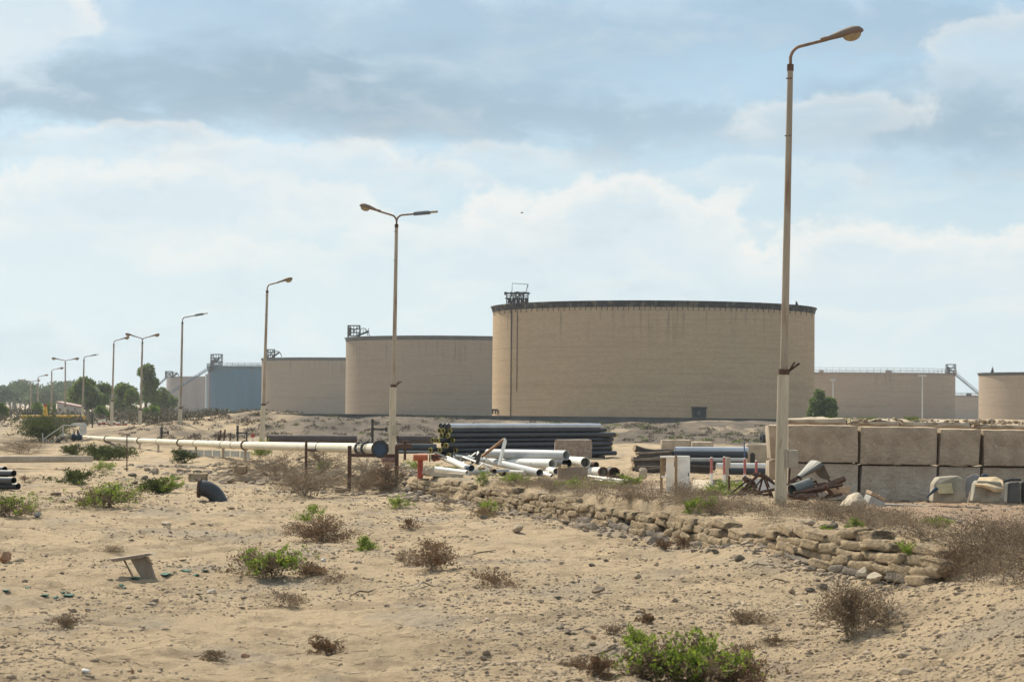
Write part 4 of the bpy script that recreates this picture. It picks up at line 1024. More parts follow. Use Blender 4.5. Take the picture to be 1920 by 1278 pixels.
# hydrant
p = at(788, 890, 54.5); g = gz(p.x, p.y)
root = thing('hydrant', 'orange hydrant pipe with red valve at the left end of the stone wall', 'hydrant', (p.x, p.y, p.z))
MB().tube([(p.x, p.y, p.z-.2), at(788, 861, 54.5)], .075, 14).build('standpipe', MT.red, root)
MB().tube([at(775, 857, 54.4), at(802, 857, 54.4)], .085, 16).build('crosspipe', MT.orange, root)
m = MB(); c_ = at(806, 858, 54.4)
for k in range(3): m.ring(c_+Vector((.06*k, 0, 0)), (1, 0, 0), .0, .10-.02*(k % 2), .03)
m.box(c_+Vector((.13, 0, .03)), (.2, .1, .12)); m.build('valve', MT.rust, root)
m = MB(); m.tube([at(812, 860, 54.4), at(826, 860, 54.4)], [.07, .03], 10); m.ring(at(818, 853, 54.4), (0, 0, 1), .03, .09, .02); m.build('valve_wheel', MT.red, root)
# concrete footing by hydrant
m = MB(); m.box(at(806, 884, 54), (.24, .3, .24), bev=.05, jit=.01); m.box(at(838, 890, 54), (.85, .35, .10), jit=.01, rot=Matrix.Rotation(.06, 3, 'Y')); m.tube([at(796, 888, 54), at(802, 874, 54)], .09, 6)
tag(m.build('concrete_footing', MT.conc2, origin=tuple(at(810, 892, 54))), 'cracked concrete footing with a raised lug beside the hydrant', 'concrete footing')
m = MB(); p = at(728, 880, 62); m.tube([p-Vector((0, 0, .4)), at(728, 865, 62)], .11, 12); m.ring(at(728, 868, 62), (0, 0, 1), 0, .16, .05)
root = thing('pipe_riser', 'short orange pink pipe riser between the legs of the pipe stand', 'pipe riser', tuple(p)); m.build('riser', M('pinkish', (.45, .28, .19), .8), root)
m = MB(); m.ring(at(717, 861, 62), (1, .3, 0), 0, .09, .06); m.ring(at(740, 861, 62), (1, .3, 0), 0, .1, .06); m.tube([at(717, 861, 62), at(740, 861, 62)], .09, 10); m.build('valve', M('rusty_pink', (.25, .14, .12), .9), root)
root = thing('valve', 'small rusty valve on a stem beyond the pipe flange', 'valve', tuple(at(759, 858, 70)))
MB().tube([at(759, 862, 70), at(760, 826, 70)], .05, 6).build('stem', MT.rust, root); MB().box(at(758, 836, 70), (.5, .15, .15)).build('body', MT.rust, root)
m = MB(); m.ring(at(760, 827, 70), (0, 0, 1), .02, .12, .03); m.build('valve_wheel', MT.rust, root)

# concrete blocks, crate
G = 'large concrete blocks in the two course wall'
def block(x0, x1, y0, y1, d, depth, label, mat=MT.conc, rz=0, group='large concrete blocks', name='concrete_block', jit=.012, extra=None, bev=.025):
    a = at(x0, y1, d); b = at(x1, y0, d); w = b.x-a.x; h = b.z-a.z
    o0 = Vector(((a.x+b.x)/2, d+depth/2, a.z))
    m = MB()
    # gridded box with worn edges and slight warp
    n = [max(2, int(w/.12)), max(2, int(depth/.2)), max(2, int(h/.12))]; s = (w/2, depth/2, h/2); rot = Matrix.Rotation(rz, 3, 'Z'); sd_ = int(x0*7+y0)
    def face(axis, sg):
        A_, B_ = [k for k in range(3) if k != axis]; V = []; F = []; na, nb = n[A_], n[B_]
        for i in range(na+1):
            for j in range(nb+1):
                p_ = [0, 0, 0]; p_[axis] = sg*s[axis]; p_[A_] = (2*i/na-1)*s[A_]; p_[B_] = (2*j/nb-1)*s[B_]
                e = [s[k]-abs(p_[k]) for k in range(3)]; ee = sorted(e)
                if ee[1] < .01:
                    for k in range(3):
                        if e[k] < .01: p_[k] *= 1-bev/s[k]*(.6+.8*abs(float(vnoise(np.array([p_[0]*5+sd_]), np.array([p_[2]*5+p_[1]*3.]), 9)[0])))
                q = o0+Vector((0, 0, h/2))+rot @ Vector(p_)
                if group == G: q.x += (((sd_*37) % 11)/11-.5)*.07*p_[2]/s[2]; q.y += (((sd_*53) % 13)/13-.5)*.05
                nn = float(vnoise(np.array([q.x*3.1+sd_]), np.array([q.z*3.3+q.y*2]), 2)[0])
                q += rot @ Vector([(jit*2*nn if k == axis else 0)*sg for k in range(3)]); V.append(q)
        for i in range(na):
            for j in range(nb):
                f = (i*(nb+1)+j, (i+1)*(nb+1)+j, (i+1)*(nb+1)+j+1, i*(nb+1)+j+1)
                F.append(f if (sg > 0) == (axis != 1) else f[::-1])
        m.add(V, F, True)
    for ax_ in range(3):
        for sg in (-1, 1): face(ax_, sg)
    if extra: extra(m, a, b)
    o = m.build(name, mat, origin=tuple(o0)); return tag(o, label, 'concrete block', group)
G = 'large concrete blocks in the two course wall'
yy = lambda x, y: y
rows = [(1477, 1610.5, 797, 867, 'upper'), (1612.5, 1759, 800.5, 871, 'upper'), (1761, 1838.5, 804, 872.5, 'upper'), (1843.5, 1985, 806, 874, 'upper')]
lbl = ['upper block directly right of the nearest lamp post', 'wide upper block second from the nearest lamp post', 'narrow upper block third from the lamp post', 'upper block reaching the right edge of the picture']
lbl2 = ['lower block behind the scrap right of the lamp post', 'wide lower block second from the nearest lamp post', 'narrow lower block behind the pale broken tank', 'lower block behind the dark box at the right edge']
for k, (x0, x1, y0, y1, c_) in enumerate(rows):
    block(x0, x1, y0, y1, 50+k*.02, .9, lbl[k], MT.conc, group=G)
for k, (x0, x1, y0, y1) in enumerate(((1476, 1610, 868, 937), (1613, 1757, 872.5, 939), (1758.5, 1838, 874, 941), (1841, 1986, 876, 944))):
    block(x0, x1, y0, y1, 50.06+k*.03, .9, lbl2[k], MT.concd if k < 2 else MT.concd, group=G)
for k, (x, y) in enumerate(((1578, 865), (1638, 868), (1697, 869), (1873, 873))):
    pass
block(1442, 1474, 796.5, 861, 52.5, .8, 'upper block end seen left of the nearest lamp post', MT.conc2, group=G)
block(1441, 1473, 862.5, 900, 52.6, .8, 'lower block end seen left of the nearest lamp post', MT.conc2, group=G)
slab = [(1476, 1590, 784, 797.5, 51.2, 'flat rough slab on top of the block wall nearest the lamp post'), (1592, 1690, 787, 800, 51.4, 'flat rough slab second along the top of the block wall'), (1692, 1822, 789, 804, 51.3, 'flat rough slab third along the top of the block wall'), (1824, 1990, 795, 806, 51.4, 'flat rough slab at the right end of the block wall')]
for x0, x1, y0, y1, d, lb in slab: block(x0, x1, y0, y1, d, 1.2, lb, MT.conc2, group='slabs on the block wall', name='concrete_slab', jit=.06, bev=.05)
block(1040, 1110.5, 824, 859, 70, .7, 'tan concrete block in front of the middle pipe stack', M('conc_speckled', (.34, .26, .20), .95, .25, 9, bump=.8, bscale=30, col3=(.20, .15, .12), s3=20, lo3=.5, hi3=.6), group='single blocks in the yard')
block(1240, 1296, 824, 842, 78, .7, 'low pale block behind the dark timber pile, left of a pair', MT.conc2, group='single blocks in the yard')
block(1297, 1339, 828, 842, 77.5, .7, 'low pale block behind the dark timber pile, right of a pair', MT.conc2, group='single blocks in the yard')
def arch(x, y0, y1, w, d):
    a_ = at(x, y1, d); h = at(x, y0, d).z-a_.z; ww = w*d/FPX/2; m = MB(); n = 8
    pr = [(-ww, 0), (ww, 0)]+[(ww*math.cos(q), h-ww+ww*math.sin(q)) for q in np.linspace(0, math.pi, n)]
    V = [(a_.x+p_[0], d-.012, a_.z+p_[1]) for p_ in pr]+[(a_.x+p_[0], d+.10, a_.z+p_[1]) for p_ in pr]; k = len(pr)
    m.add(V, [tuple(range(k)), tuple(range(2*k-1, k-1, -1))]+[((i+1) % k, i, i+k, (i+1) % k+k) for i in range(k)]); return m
b1 = thing('concrete_block', 'buff block with a dark plate for its shaded arched hole left of the lamp post', 'concrete block', tuple(at(1420, 868, 64)), 'single blocks in the yard')
o = block(1401, 1445, 832, 869, 64, .8, 'x', MT.conc2, group=None); bpy.data.objects.remove(o)
m = MB(); a_ = at(1401, 869, 64); c_ = at(1445, 832, 64); m.box(((a_.x+c_.x)/2, 64.45, (a_.z+c_.z)/2), (c_.x-a_.x, .9, c_.z-a_.z), bev=.05, jit=.02); m.build('body', MT.conc2, b1)
arch(1411, 848, 869, 9, 63.99).build('niche_shade_plate', MT.dark, b1)  # dark arched plate on the face, standing in for shade inside the niche
m = MB(); p = at(1433, 822, 75)
for k in range(3): m.ring(p+Vector((-.08+k*.09, .05*k, 0)), (1, .2, 0), .08, .17, .07)
tag(m.build('tyre_stack', MT.black, origin=(p.x, p.y, p.z-.17)), 'small black rubber rings behind the block end', 'rubber rings')
# wooden crate
p = at(1074, 888, 52); root = thing('wooden_crate', 'weathered grey plank crate standing before the heap of pipes', 'crate', (p.x, p.y, p.z-.17))
for k in range(8):
    m = MB(); x = at(1047+k*6.8+3.2, 888, 52).x; m.box((x, 52, p.z), (.087, .03, .34+random.uniform(-.01, .02))); m.build('plank', MT.wood, root)
for sx in (-1, 1):
    MB().box((p.x+sx*.36, 52.25, p.z), (.025, .44, .33)).build('side_panel', MT.wood, root)
MB().box((p.x, 52.5, p.z), (.74, .03, .33)).build('back_panel', MT.wood, root)
m = MB(); m.box(at(1058, 874, 51.9), (.14, .1, .09), rz=.4, bev=.01); tag(m.build('wood_block', M('wood_pale', (.55, .42, .25), .8), origin=tuple(at(1058, 876, 51.9))), 'small pale wood block on the rim of the grey crate', 'wood block')
m = MB(); p = at(1206, 887, 53); m.box(p, (.2, .16, .27), bev=.05, jit=.02); tag(m.build('concrete_stump', MT.conc2, origin=(p.x, p.y, p.z-.14)), 'small upright concrete stump left of the open cabinet', 'concrete stump')

# dark timber pile
rng_ = random.Random(12)
for k, (x0, y0, x1, y1, d, r, mt, lb) in enumerate((
    (1190, 840, 1262, 846, 66, .11, MT.wooddark, 'curved dark log on top of the timber pile'),
    (1196, 852, 1268, 848, 65.6, .10, MT.wooddark, 'dark log second from the top of the timber pile'),
    (1186, 862, 1262, 858, 65.2, .11, MT.wooddark, 'dark log in the middle of the timber pile'),
    (1188, 872, 1256, 869, 65, .10, MT.wooddark, 'dark log fourth down in the timber pile'),
    (1184, 880, 1250, 879, 64.6, .09, MT.wooddark, 'lowest dark log of the timber pile'))):
    a = at(x0, y0, d); b = at(x1, y1, d+.5); mid = (a+b)/2+Vector((0, 0, -.05 if k else -.08))
    root = thing('log', lb, 'log', (mid.x, mid.y, mid.z-r), 'logs in the dark pile')
    MB().tube([a, a.lerp(mid, .5)+Vector((0, 0, -.03)), mid, b], [r, r*.95, r*.9, r*.85], 12).build('trunk', mt, root)
    dd = (a-mid).normalized(); MB().ring(a+dd*.01, dd, 0, r*.97, .02, 12).build('cut_end', M('cut_wood', (.42, .30, .19), .85, .3, 12), root)
for k in range(6):
    a = at(rng_.uniform(1184, 1200), 850+k*6, 64); b = at(rng_.uniform(1235, 1265), 846+k*7, 64.4)
    tag(MB().tube([a, b], .03, 4).build('board', MT.wooddark if k % 2 else MT.wood, origin=tuple((a+b)/2)), ['topmost', 'second', 'third', 'fourth', 'fifth', 'lowest'][k]+' loose board leaning on the front of the timber pile', 'board', 'boards on the dark timber pile')
for k in range(4):
    a = at(1262+k*4, 872+k*3.5, 60); b = at(1345-k*5, 876+k*3, 60.3)
    tag(MB().tube([a, b], .045, 4).build('board', MT.wooddark, origin=tuple((a+b)/2)), ['rearmost', 'second', 'third', 'nearest'][k]+' dark flat board in the low row behind the white cabinet', 'board', 'dark boards behind the white cabinet')

# cabinets
root = thing('open_cabinet', 'open backed pale cabinet frame beside the white cabinet', 'cabinet', tuple(at(1253, 924, 45)))
def bar(p0, p1, w, mt, name, rt): MB().tube([p0, p1], w, 4).build(name, mt, rt)
D = 45.0; bar(at(1240, 924, D), at(1240, 854, D), .03, MT.cabbrown, 'upright', root)
m = MB(); m.box(at(1252, 856, D), (.32, .24, .04)); m.build('top', MT.cab, root)
m = MB(); m.box(at(1245, 893, D), (.12, .2, .03)); m.build('shelf', MT.cab, root)
m = MB(); m.box(at(1256, 890, D), (.17, .04, .76)); m.build('panel', MT.cab, root)
m = MB(); m.box(at(1244, 876, D+.1), (.07, .02, .4)); m.build('inner_panel', MT.cabbrown, root)
root = thing('white_cabinet', 'tall white cabinet with a brown post at its left', 'cabinet', tuple(at(1281, 924, 44.5)))
m = MB(); a_ = at(1269, 924, 44.5); c_ = at(1294, 854.5, 44.5); m.box(((a_.x+c_.x)/2, 44.62, (a_.z+c_.z)/2), (c_.x-a_.x, .26, c_.z-a_.z), bev=.012); bo = m.build('body', MT.cab, root)
m = MB(); m.box(((a_.x+c_.x)/2, 44.482, (a_.z+c_.z)/2), ((c_.x-a_.x)*.86, .015, (c_.z-a_.z)*.92)); dr = m.build('door', M('cabinet_door', (.82, .77, .71), .6), root)
m = MB(); m.box(at(1291, 889, 44.45), (.015, .02, .08)); m.build('handle', MT.dark, dr)
p = at(1267, 935, 44.4); m = MB(); g_ = gz(p.x, p.y); zt_ = at(1267, 853, 44.4).z; m.box((p.x, p.y, (g_-.2+zt_)/2), (.055, .055, zt_-g_+.2)); tag(m.build('wooden_post', MT.cabbrown, origin=(p.x, p.y, g_)), 'brown post between the open cabinet and the white cabinet', 'post')
# bollards
def bollard(x, y0, ym, y1, d, label, hollow=False):
    b_ = at(x, y1, d); g_ = gz(b_.x, b_.y); t_ = at(x, y0, d); m_ = at(x, ym, d); r = 2.6*d/FPX
    root = thing('bollard', label, 'bollard', (b_.x, b_.y, min(g_, b_.z)), 'red and white posts')
    MB().tube([(b_.x, b_.y, min(g_, b_.z)-.1), m_], r, 10).build('lower_part', MT.white, root)
    MB().tube([m_, at(x, y0+2, d)], r*1.02, 10).build('red_band', MT.redfade, root)
    MB().tube([at(x, y0+2, d), t_], [r, r*.7], 10).build('cap', MT.white, root); return root
bollard(1334, 856, 887, 915, 47, 'left post with a red upper part before the pipe row')
bollard(1358, 855, 889, 925, 45, 'tallest red and white post with a pale box behind it')
bollard(1396.5, 858, 888, 892, 52, 'red post right of the box, further back')
bollard(1418, 862, 888, 892, 52, 'short faded red post nearest the scrap heap')
m = MB(); m.box(at(1365, 866, 46), (.1, .12, .22), bev=.01); m.tube([at(1363, 875, 46), at(1363, 908, 46)], .045, 8); p = at(1363, 908, 46); tag(m.build('meter_box', MT.boxbeige, origin=tuple(p)), 'pale meter box on a grey stem behind the tallest red post', 'meter box')
m = MB(); m.tube([at(1396, 858, 52.1), at(1395.5, 828, 52.1)], .016, 5); tag(m.build('marker_rod', M('blue_rod', (.05, .12, .25), .6), origin=tuple(at(1396, 860, 52.1))), 'thin blue rod standing above the red post', 'rod')
m = MB(); p = at(1316, 912, 47); m.add([at(1296, 916, 46), at(1332, 920, 45.5), at(1336, 900, 49), at(1300, 898, 50)]+[v-Vector((0, 0, .05)) for v in (at(1296, 916, 46), at(1332, 920, 45.5), at(1336, 900, 49), at(1300, 898, 50))], [(0, 1, 2, 3), (7, 6, 5, 4), (0, 4, 5, 1), (1, 5, 6, 2), (2, 6, 7, 3), (3, 7, 4, 0)])
tag(m.build('paving_slab', MT.conc2, origin=tuple(p)), 'pale slab lying between the white cabinet and the red posts', 'slab')
m = MB(); a_ = at(1296, 927, 44); c_ = at(1380, 926, 44.5); m.box((a_+c_)/2-Vector((0, 0, .05)), ((c_-a_).length, .25, .1), jit=.01); tag(m.build('kerb_stone', MT.conc2, origin=tuple(a_)), 'low pale kerb at the foot of the red and white posts', 'kerb')
m = MB(); a_ = at(1085, 912, 50); c_ = at(1240, 917, 48); m.tube([a_, c_], .07, 4); tag(m.build('kerb_stone', MT.conc2, origin=tuple(a_)), 'low pale kerb behind the dry scrub left of the cabinets', 'kerb')
m = MB(); a_ = at(1650, 944, 47.5); c_ = at(1990, 957, 45.5); m.box((a_+c_)/2-Vector((0, 0, .04)), ((c_-a_).length, .22, .08), rot=(c_-a_).to_track_quat('X', 'Z').to_matrix(), jit=.008); tag(m.build('kerb_stone', M('kerb_grey', (.27, .25, .22), .9, .2, 4), origin=tuple(a_)), 'long thin concrete kerb along the foot of the block wall', 'kerb')

# scrap heap at the lamp foot
rng_ = random.Random(31)
def steel(pts, d, w, lb, mt=MT.rust, group='rusty steel in the scrap heap', name='scrap_bar', n=4):
    P_ = [at(x, y, d+(i*.25)) for i, (x, y) in enumerate(pts)]
    o = MB().tube(P_, w, n).build(name, mt, origin=tuple(P_[0])); tag(o, lb, 'scrap metal', group)
steel([(1375, 934), (1424, 888)], 40, .03, 'rusty bar leaning up to the peak of the left scrap heap')
steel([(1424, 887), (1458, 910)], 40, .028, 'rusty bar running down from the peak to the lamp post')
steel([(1396, 897), (1412, 905), (1420, 930)], 40.2, .06, 'bent rusty plate hanging in the left scrap heap')
steel([(1367, 892), (1367, 918)], 41, .02, 'short upright rusty rod left of the scrap heap')
steel([(1370, 925), (1398, 903)], 40.6, .02, 'thin rusty rod low at the left of the scrap heap')
steel([(1400, 932), (1430, 895), (1420, 932)], 39.8, .022, 'folded rusty rod inside the left scrap heap')
steel([(1425, 922), (1458, 916)], 39.7, .028, 'rusty rail lying level against the lamp post')
steel([(1430, 890), (1445, 930)], 40.1, .022, 'rusty strut crossing the left scrap heap')
steel([(1340, 931), (1372, 930), (1400, 925)], 40.4, .018, 'long thin rod lying on the ground left of the scrap heap')
steel([(1482, 902), (1500, 893), (1502, 900)], 39.5, .03, 'rusty hooked bar just right of the lamp post')
steel([(1478, 903), (1520, 903)], 39.6, .022, 'straight thin rusty bar behind the hooked bar')
steel([(1515, 923), (1584, 897)], 39, .055, 'thick dark steel channel sloping up to the right')
steel([(1488, 924), (1580, 908)], 38.8, .035, 'long rusty angle lying under the dark channel')
steel([(1508, 905), (1510, 928)], 39.3, .02, 'short rusty upright behind the long angle')
steel([(1545, 910), (1560, 925), (1550, 932)], 38.6, .05, 'curled rusty strap at the right of the scrap heap')
steel([(1490, 932), (1530, 928)], 38.4, .045, 'dark steel stub low in the right scrap heap')
for k, (pts_, w_, d_, lb_) in enumerate((
    ([(1383, 930), (1412, 908), (1438, 912)], .025, 40.3, 'bent thin rod low in the left scrap heap'),
    ([(1390, 918), (1430, 926)], .035, 40.6, 'flat rusty bar lying level in the left scrap heap'),
    ([(1404, 934), (1446, 925)], .03, 39.6, 'rusty bar at the front foot of the left scrap heap'),
    ([(1436, 896), (1450, 934)], .02, 40.4, 'thin rod beside the strut of the left scrap heap'),
    ([(1396, 912), (1442, 934)], .022, 39.9, 'rusty rod slanting down to the lamp foot'),
    ([(1412, 888), (1436, 893), (1448, 903)], .04, 40.8, 'curled rusty plate behind the left peak'),
    ([(1484, 918), (1530, 902), (1540, 922)], .025, 39.4, 'bent rusty bar crossing before the grey drum'),
    ([(1500, 930), (1556, 914)], .03, 38.9, 'rusty bar under the thick dark channel'),
    ([(1520, 896), (1534, 932)], .02, 39.6, 'thin upright rod right of the grey drum'),
    ([(1478, 928), (1512, 936)], .035, 38.6, 'rusty stub at the right foot of the lamp post'),
    ([(1540, 934), (1578, 926)], .03, 38.8, 'rusty strip lying before the curled strap'),
    ([(1552, 898), (1572, 916)], .022, 39.3, 'short rod under the tip of the dark channel'),
    ([(1506, 912), (1548, 905), (1556, 912)], .018, 39.2, 'wavy wire over the dark channel'),
    ([(1350, 936), (1392, 922)], .02, 40.2, 'thin rod reaching left from the scrap heap'))):
    steel(pts_, d_, w_, lb_)
def sheetobj(pts, d, th, lb, mt, name):
    P_ = [at(x, y, d+dd) for x, y, dd in pts]; m_ = MB(); k = len(P_); V = P_+[p_+Vector((.01, th, .0)) for p_ in P_]
    m_.add(V, [tuple(range(k)), tuple(range(2*k-1, k-1, -1))]+[((i+1) % k, i, i+k, (i+1) % k+k) for i in range(k)]); o = m_.build(name, mt, origin=tuple(P_[0])); tag(o, lb, name.replace('_', ' '))
# crumpled cone of sheet metal
m_ = MB(); a_ = at(1498, 894, 39.5); b_ = at(1531, 870, 39.7)
V = []; n = 12
dd = (b_-a_); u_, v_ = frame(dd)
for j, (t_, r_) in enumerate(((0, .07), (.5, .13), (1, .20), (1.5, .17))):
    c_ = a_+dd*(t_ if t_ <= 1 else 1)+(Vector((.14, 0, -.22)) if t_ > 1 else Vector())
    for k in range(n): V.append(c_+(u_*math.cos(k*2*math.pi/n)*r_+v_*math.sin(k*2*math.pi/n)*r_*.5)*(1+.12*math.sin(k*5+j)))
F = [(j*n+k, j*n+(k+1) % n, (j+1)*n+(k+1) % n, (j+1)*n+k) for j in range(3) for k in range(n)]
m_.add(V, F); tag(m_.build('sheet_cone', MT.sheet, origin=tuple(a_)), 'crumpled grey sheet metal cone on the scrap right of the lamp', 'sheet metal')
sheetobj([(1412, 900, 0), (1432, 894, .1), (1452, 906, 0), (1453, 918, 0), (1428, 921, -.1), (1414, 915, 0)], 40.5, .04, 'pale sheet panel lying inside the left scrap heap', MT.cab, 'sheet_metal')
p = at(1496, 915, 39); m_ = MB(); m_.pipe(p+Vector((.25, .2, .08)), p+Vector((-.12, -.1, -.03)), .11); tag(m_.build('drum', M('drum_grey', (.13, .14, .135), .6, .2, 5), origin=(p.x, p.y, p.z-.1)), 'dented grey drum lying right of the lamp post', 'drum')
m_ = MB(); m_.box(at(1570, 918, 40), (.42, .25, .14), jit=.02, rz=.2, bev=.01); tag(m_.build('brick_pile', M('brick_buff', (.40, .27, .17), .9, .25, 8), origin=tuple(at(1570, 924, 40))), 'buff broken brick lump behind the scrap channel', 'masonry')
p = at(1638, 938, 39); root = thing('kerb_block', 'tilted kerb block with pale face and two buff ribs right of the white rock', 'concrete block', tuple(p-Vector((0, 0, .15))))
rt = Matrix.Rotation(.45, 3, 'Y') @ Matrix.Rotation(.3, 3, 'Z')
MB().box(p+Vector((0, 0, -.03)), (.32, .26, .17), rot=rt, bev=.01).build('base', M('block_grey', (.40, .39, .36), .9), root)
for k in (-.09, .07): MB().box(p+rt @ Vector((k, 0, .10)), (.15, .26, .07), rot=rt, bev=.01).build('rib', M('block_buff', (.42, .30, .20), .9), root)

# broken tanks at the right
def hull(pts, mt, lb, name, cat_, parts=None, th=None, depth=.5, grp=None):
    d = pts[0][2]; root = thing(name, lb, cat_, tuple(at(pts[0][0], 944, d)), grp)
    V = [at(x, y, z) for x, y, z in pts]; k = len(V); B = [v+Vector((.05, depth, -.02)) for v in V]
    m_ = MB(); m_.add(V+B, [tuple(range(k)), tuple(range(2*k-1, k-1, -1))]+[((i+1) % k, i, i+k, (i+1) % k+k) for i in range(k)]); o = m_.build('body', mt, root)
    bv = o.modifiers.new('bevel', 'BEVEL'); bv.width = .04; bv.segments = 3
    return root
rt = hull([(1749, 941, 46.5), (1752, 906, 46.5), (1760, 894, 46.7), (1795, 891, 46.7), (1806, 896, 46.6), (1812, 930, 46.5), (1805, 943, 46.5), (1770, 943, 46.5)], M('fibre_tank', (.30, .26, .20), .85, .25, 3), 'rounded beige broken tank with a cream patch leaning on the blocks', 'water_tank', 'water tank', depth=.7, grp='discarded tanks by the block wall')
m_ = MB(); m_.add([at(1754, 908, 46.44), at(1784, 905, 46.44), at(1788, 924, 46.44), at(1760, 925, 46.44)]+[at(1754, 908, 46.52), at(1784, 905, 46.52), at(1788, 924, 46.52), at(1760, 925, 46.52)], [(0, 1, 2, 3), (7, 6, 5, 4), (0, 4, 5, 1), (1, 5, 6, 2), (2, 6, 7, 3), (3, 7, 4, 0)]); m_.build('patch', M('cream_patch', (.52, .47, .30), .8), rt)
rt = hull([(1823, 940, 45.5), (1829, 907, 45.5), (1833, 900, 45.5), (1878, 903, 45.5), (1880, 916, 45.5), (1874, 943, 45.5)], M('fibre_tank2', (.27, .25, .20), .9, .3, 4), 'grey beige box shaped tank with a torn buff lid beside the beige tank', 'water_tank', 'water tank', depth=.6, grp='discarded tanks by the block wall')
m_ = MB(); m_.add([at(1829, 907, 45.4), at(1846, 909, 45.3), at(1866, 918, 45.3), at(1882, 916, 45.4), at(1880, 900, 45.9), at(1868, 893, 46.1), at(1836, 894, 46.1)]+[v-Vector((0, -.02, .05)) for v in (at(1829, 907, 45.4), at(1846, 909, 45.3), at(1866, 918, 45.3), at(1882, 916, 45.4), at(1880, 900, 45.9), at(1868, 893, 46.1), at(1836, 894, 46.1))], [(0, 1, 2, 3, 4, 5, 6), tuple(range(13, 6, -1))]+[((i+1) % 7, i, i+7, (i+1) % 7+7) for i in range(7)]); m_.build('lid', M('lid_buff', (.48, .36, .22), .85, .25, 8), rt)
hull([(1806, 930, 47.2), (1810, 895, 47.2), (1826, 887, 47.2), (1836, 890, 47.2), (1832, 930, 47.2)], M('grey_plate', (.27, .26, .25), .8, .1, 4), 'tilted grey plate leaning between the two discarded tanks', 'steel_plate', 'plate', depth=.06)
hull([(1838, 892, 47.4), (1843, 887, 47.4), (1852, 889, 47.4), (1856, 893, 47.4), (1846, 896, 47.4)], MT.blue, 'small dark blue lump of plastic above the buff lid', 'plastic_scrap', 'plastic scrap', depth=.2)
rt = hull([(1888, 943, 46), (1890, 904, 46), (1912, 902, 46), (1915, 943, 46)], M('box_dark', (.10, .10, .095), .8), 'dark grey cupboard box at the right edge by the blocks', 'metal_box', 'metal box', depth=.5)
m_ = MB(); m_.tube([at(1882, 902, 45.9), at(1895, 899, 45.9), at(1914, 899, 45.9)], .03, 6); m_.build('hose', MT.black, rt)
hull([(1916, 943, 46.3), (1915, 902, 46.3), (1960, 904, 46.3), (1962, 943, 46.3)], MT.dark, 'black box cut by the right edge of the picture', 'metal_box', 'metal box', depth=.5)
m_ = MB(); m_.tube([at(1757, 914, 46.3), at(1737, 932, 46.3)], [.05, .015], 6); tag(m_.build('blue_rod', MT.blue, origin=tuple(at(1737, 935, 46.3))), 'dark blue rod leaning on the beige tank', 'rod')
m_ = MB(); m_.tube([at(1815, 942, 45.2), at(1818, 930, 45.2), at(1820, 921, 45.2)], .02, 5); tag(m_.build('bent_stick', MT.conc2, origin=tuple(at(1815, 943, 45.2))), 'pale bent stick between the two discarded tanks', 'stick')

# ---------------------------------------------------------------- left details
D = 70
p = hit(238, 884); top = at(238, 816, p.y); root = thing('fence_post', 'thin lone rusty post standing in the sand before the pipeline', 'post', tuple(p))
MB().tube([p-Vector((0, 0, .2)), top], .022, 6).build('post', MT.rust, root)
# shed, platform, yellow pipe
a_ = at(106.5, 787, 300); c_ = at(146, 787, 300); g_ = gz(a_.x, 300)
root = thing('shed', 'small pale shed with a sloping roof line left of the trees', 'shed', (a_.x, 300, g_))
zt0 = at(107, 754, 300).z; zt1 = at(146, 763, 300).z
m_ = MB(); V = [(a_.x, 300, g_-.3), (c_.x, 300, g_-.3), (c_.x, 300, zt1), (a_.x, 300, zt0)]; V += [(x, y+4, z) for x, y, z in V]; m_.add(V, [(0, 1, 2, 3), (7, 6, 5, 4), (0, 4, 5, 1), (1, 5, 6, 2), (2, 6, 7, 3), (3, 7, 4, 0)]); m_.build('wall', MT.shed, root)
m_ = MB(); V = [(a_.x-.15, 299.8, zt0+.02), (c_.x+.15, 299.8, zt1+.02), (c_.x+.15, 304.2, zt1+.02), (a_.x-.15, 304.2, zt0+.02)]; V += [(x, y, z+.14) for x, y, z in V]; m_.add(V, [(3, 2, 1, 0), (4, 5, 6, 7), (0, 1, 5, 4), (1, 2, 6, 5), (2, 3, 7, 6), (3, 0, 4, 7)]); m_.build('roof', M('roof_pale', (.42, .30, .26), .8), root)
m_ = MB(); q = at(120, 772, 299.9); m_.box(q, (18*300/FPX, .1, 15*300/FPX)); m_.box(q, (17*300/FPX, .16, 14*300/FPX)); m_.build('shutter', M('shutter_pale', (.38, .35, .31), .8), root)
root = thing('pipe_platform', 'low platform with a dark railing left of the shed', 'platform', tuple(at(60, 785, 240)))
m_ = MB(); m_.box(at(62, 782, 240), (44*240/FPX, 2, .25)); m_.build('deck', MT.conc, root)
m_ = MB()
for k in range(9): q = at(42+k*5, 780, 239.6); m_.tube([q, at(42+k*5, 768, 239.6)], .045, 4)
for yy_ in (768.5, 774): m_.tube([at(42, yy_, 239.6), at(82, yy_, 239.6)], .045, 4)
m_.build('railing', MT.dark, root)
root = thing('gas_pipe', 'yellow pipe running before the shed with an orange vent stack', 'pipe', tuple(at(120, 785, 230)))
m_ = MB(); m_.tube([at(40, 780, 230), at(155, 780, 230), at(158.5, 781, 230), at(158.5, 793, 230)], .13, 8); m_.build('body', MT.yellowp, root)
m_ = MB(); m_.tube([at(85, 781, 229.5), at(85, 762, 229.5)], [.3, .2], 8); m_.build('vent_stack', MT.yellowp, root); m_ = MB(); m_.tube([at(85, 763, 229.5), at(85, 757, 229.5)], .18, 8); m_.build('cap', MT.red, root)
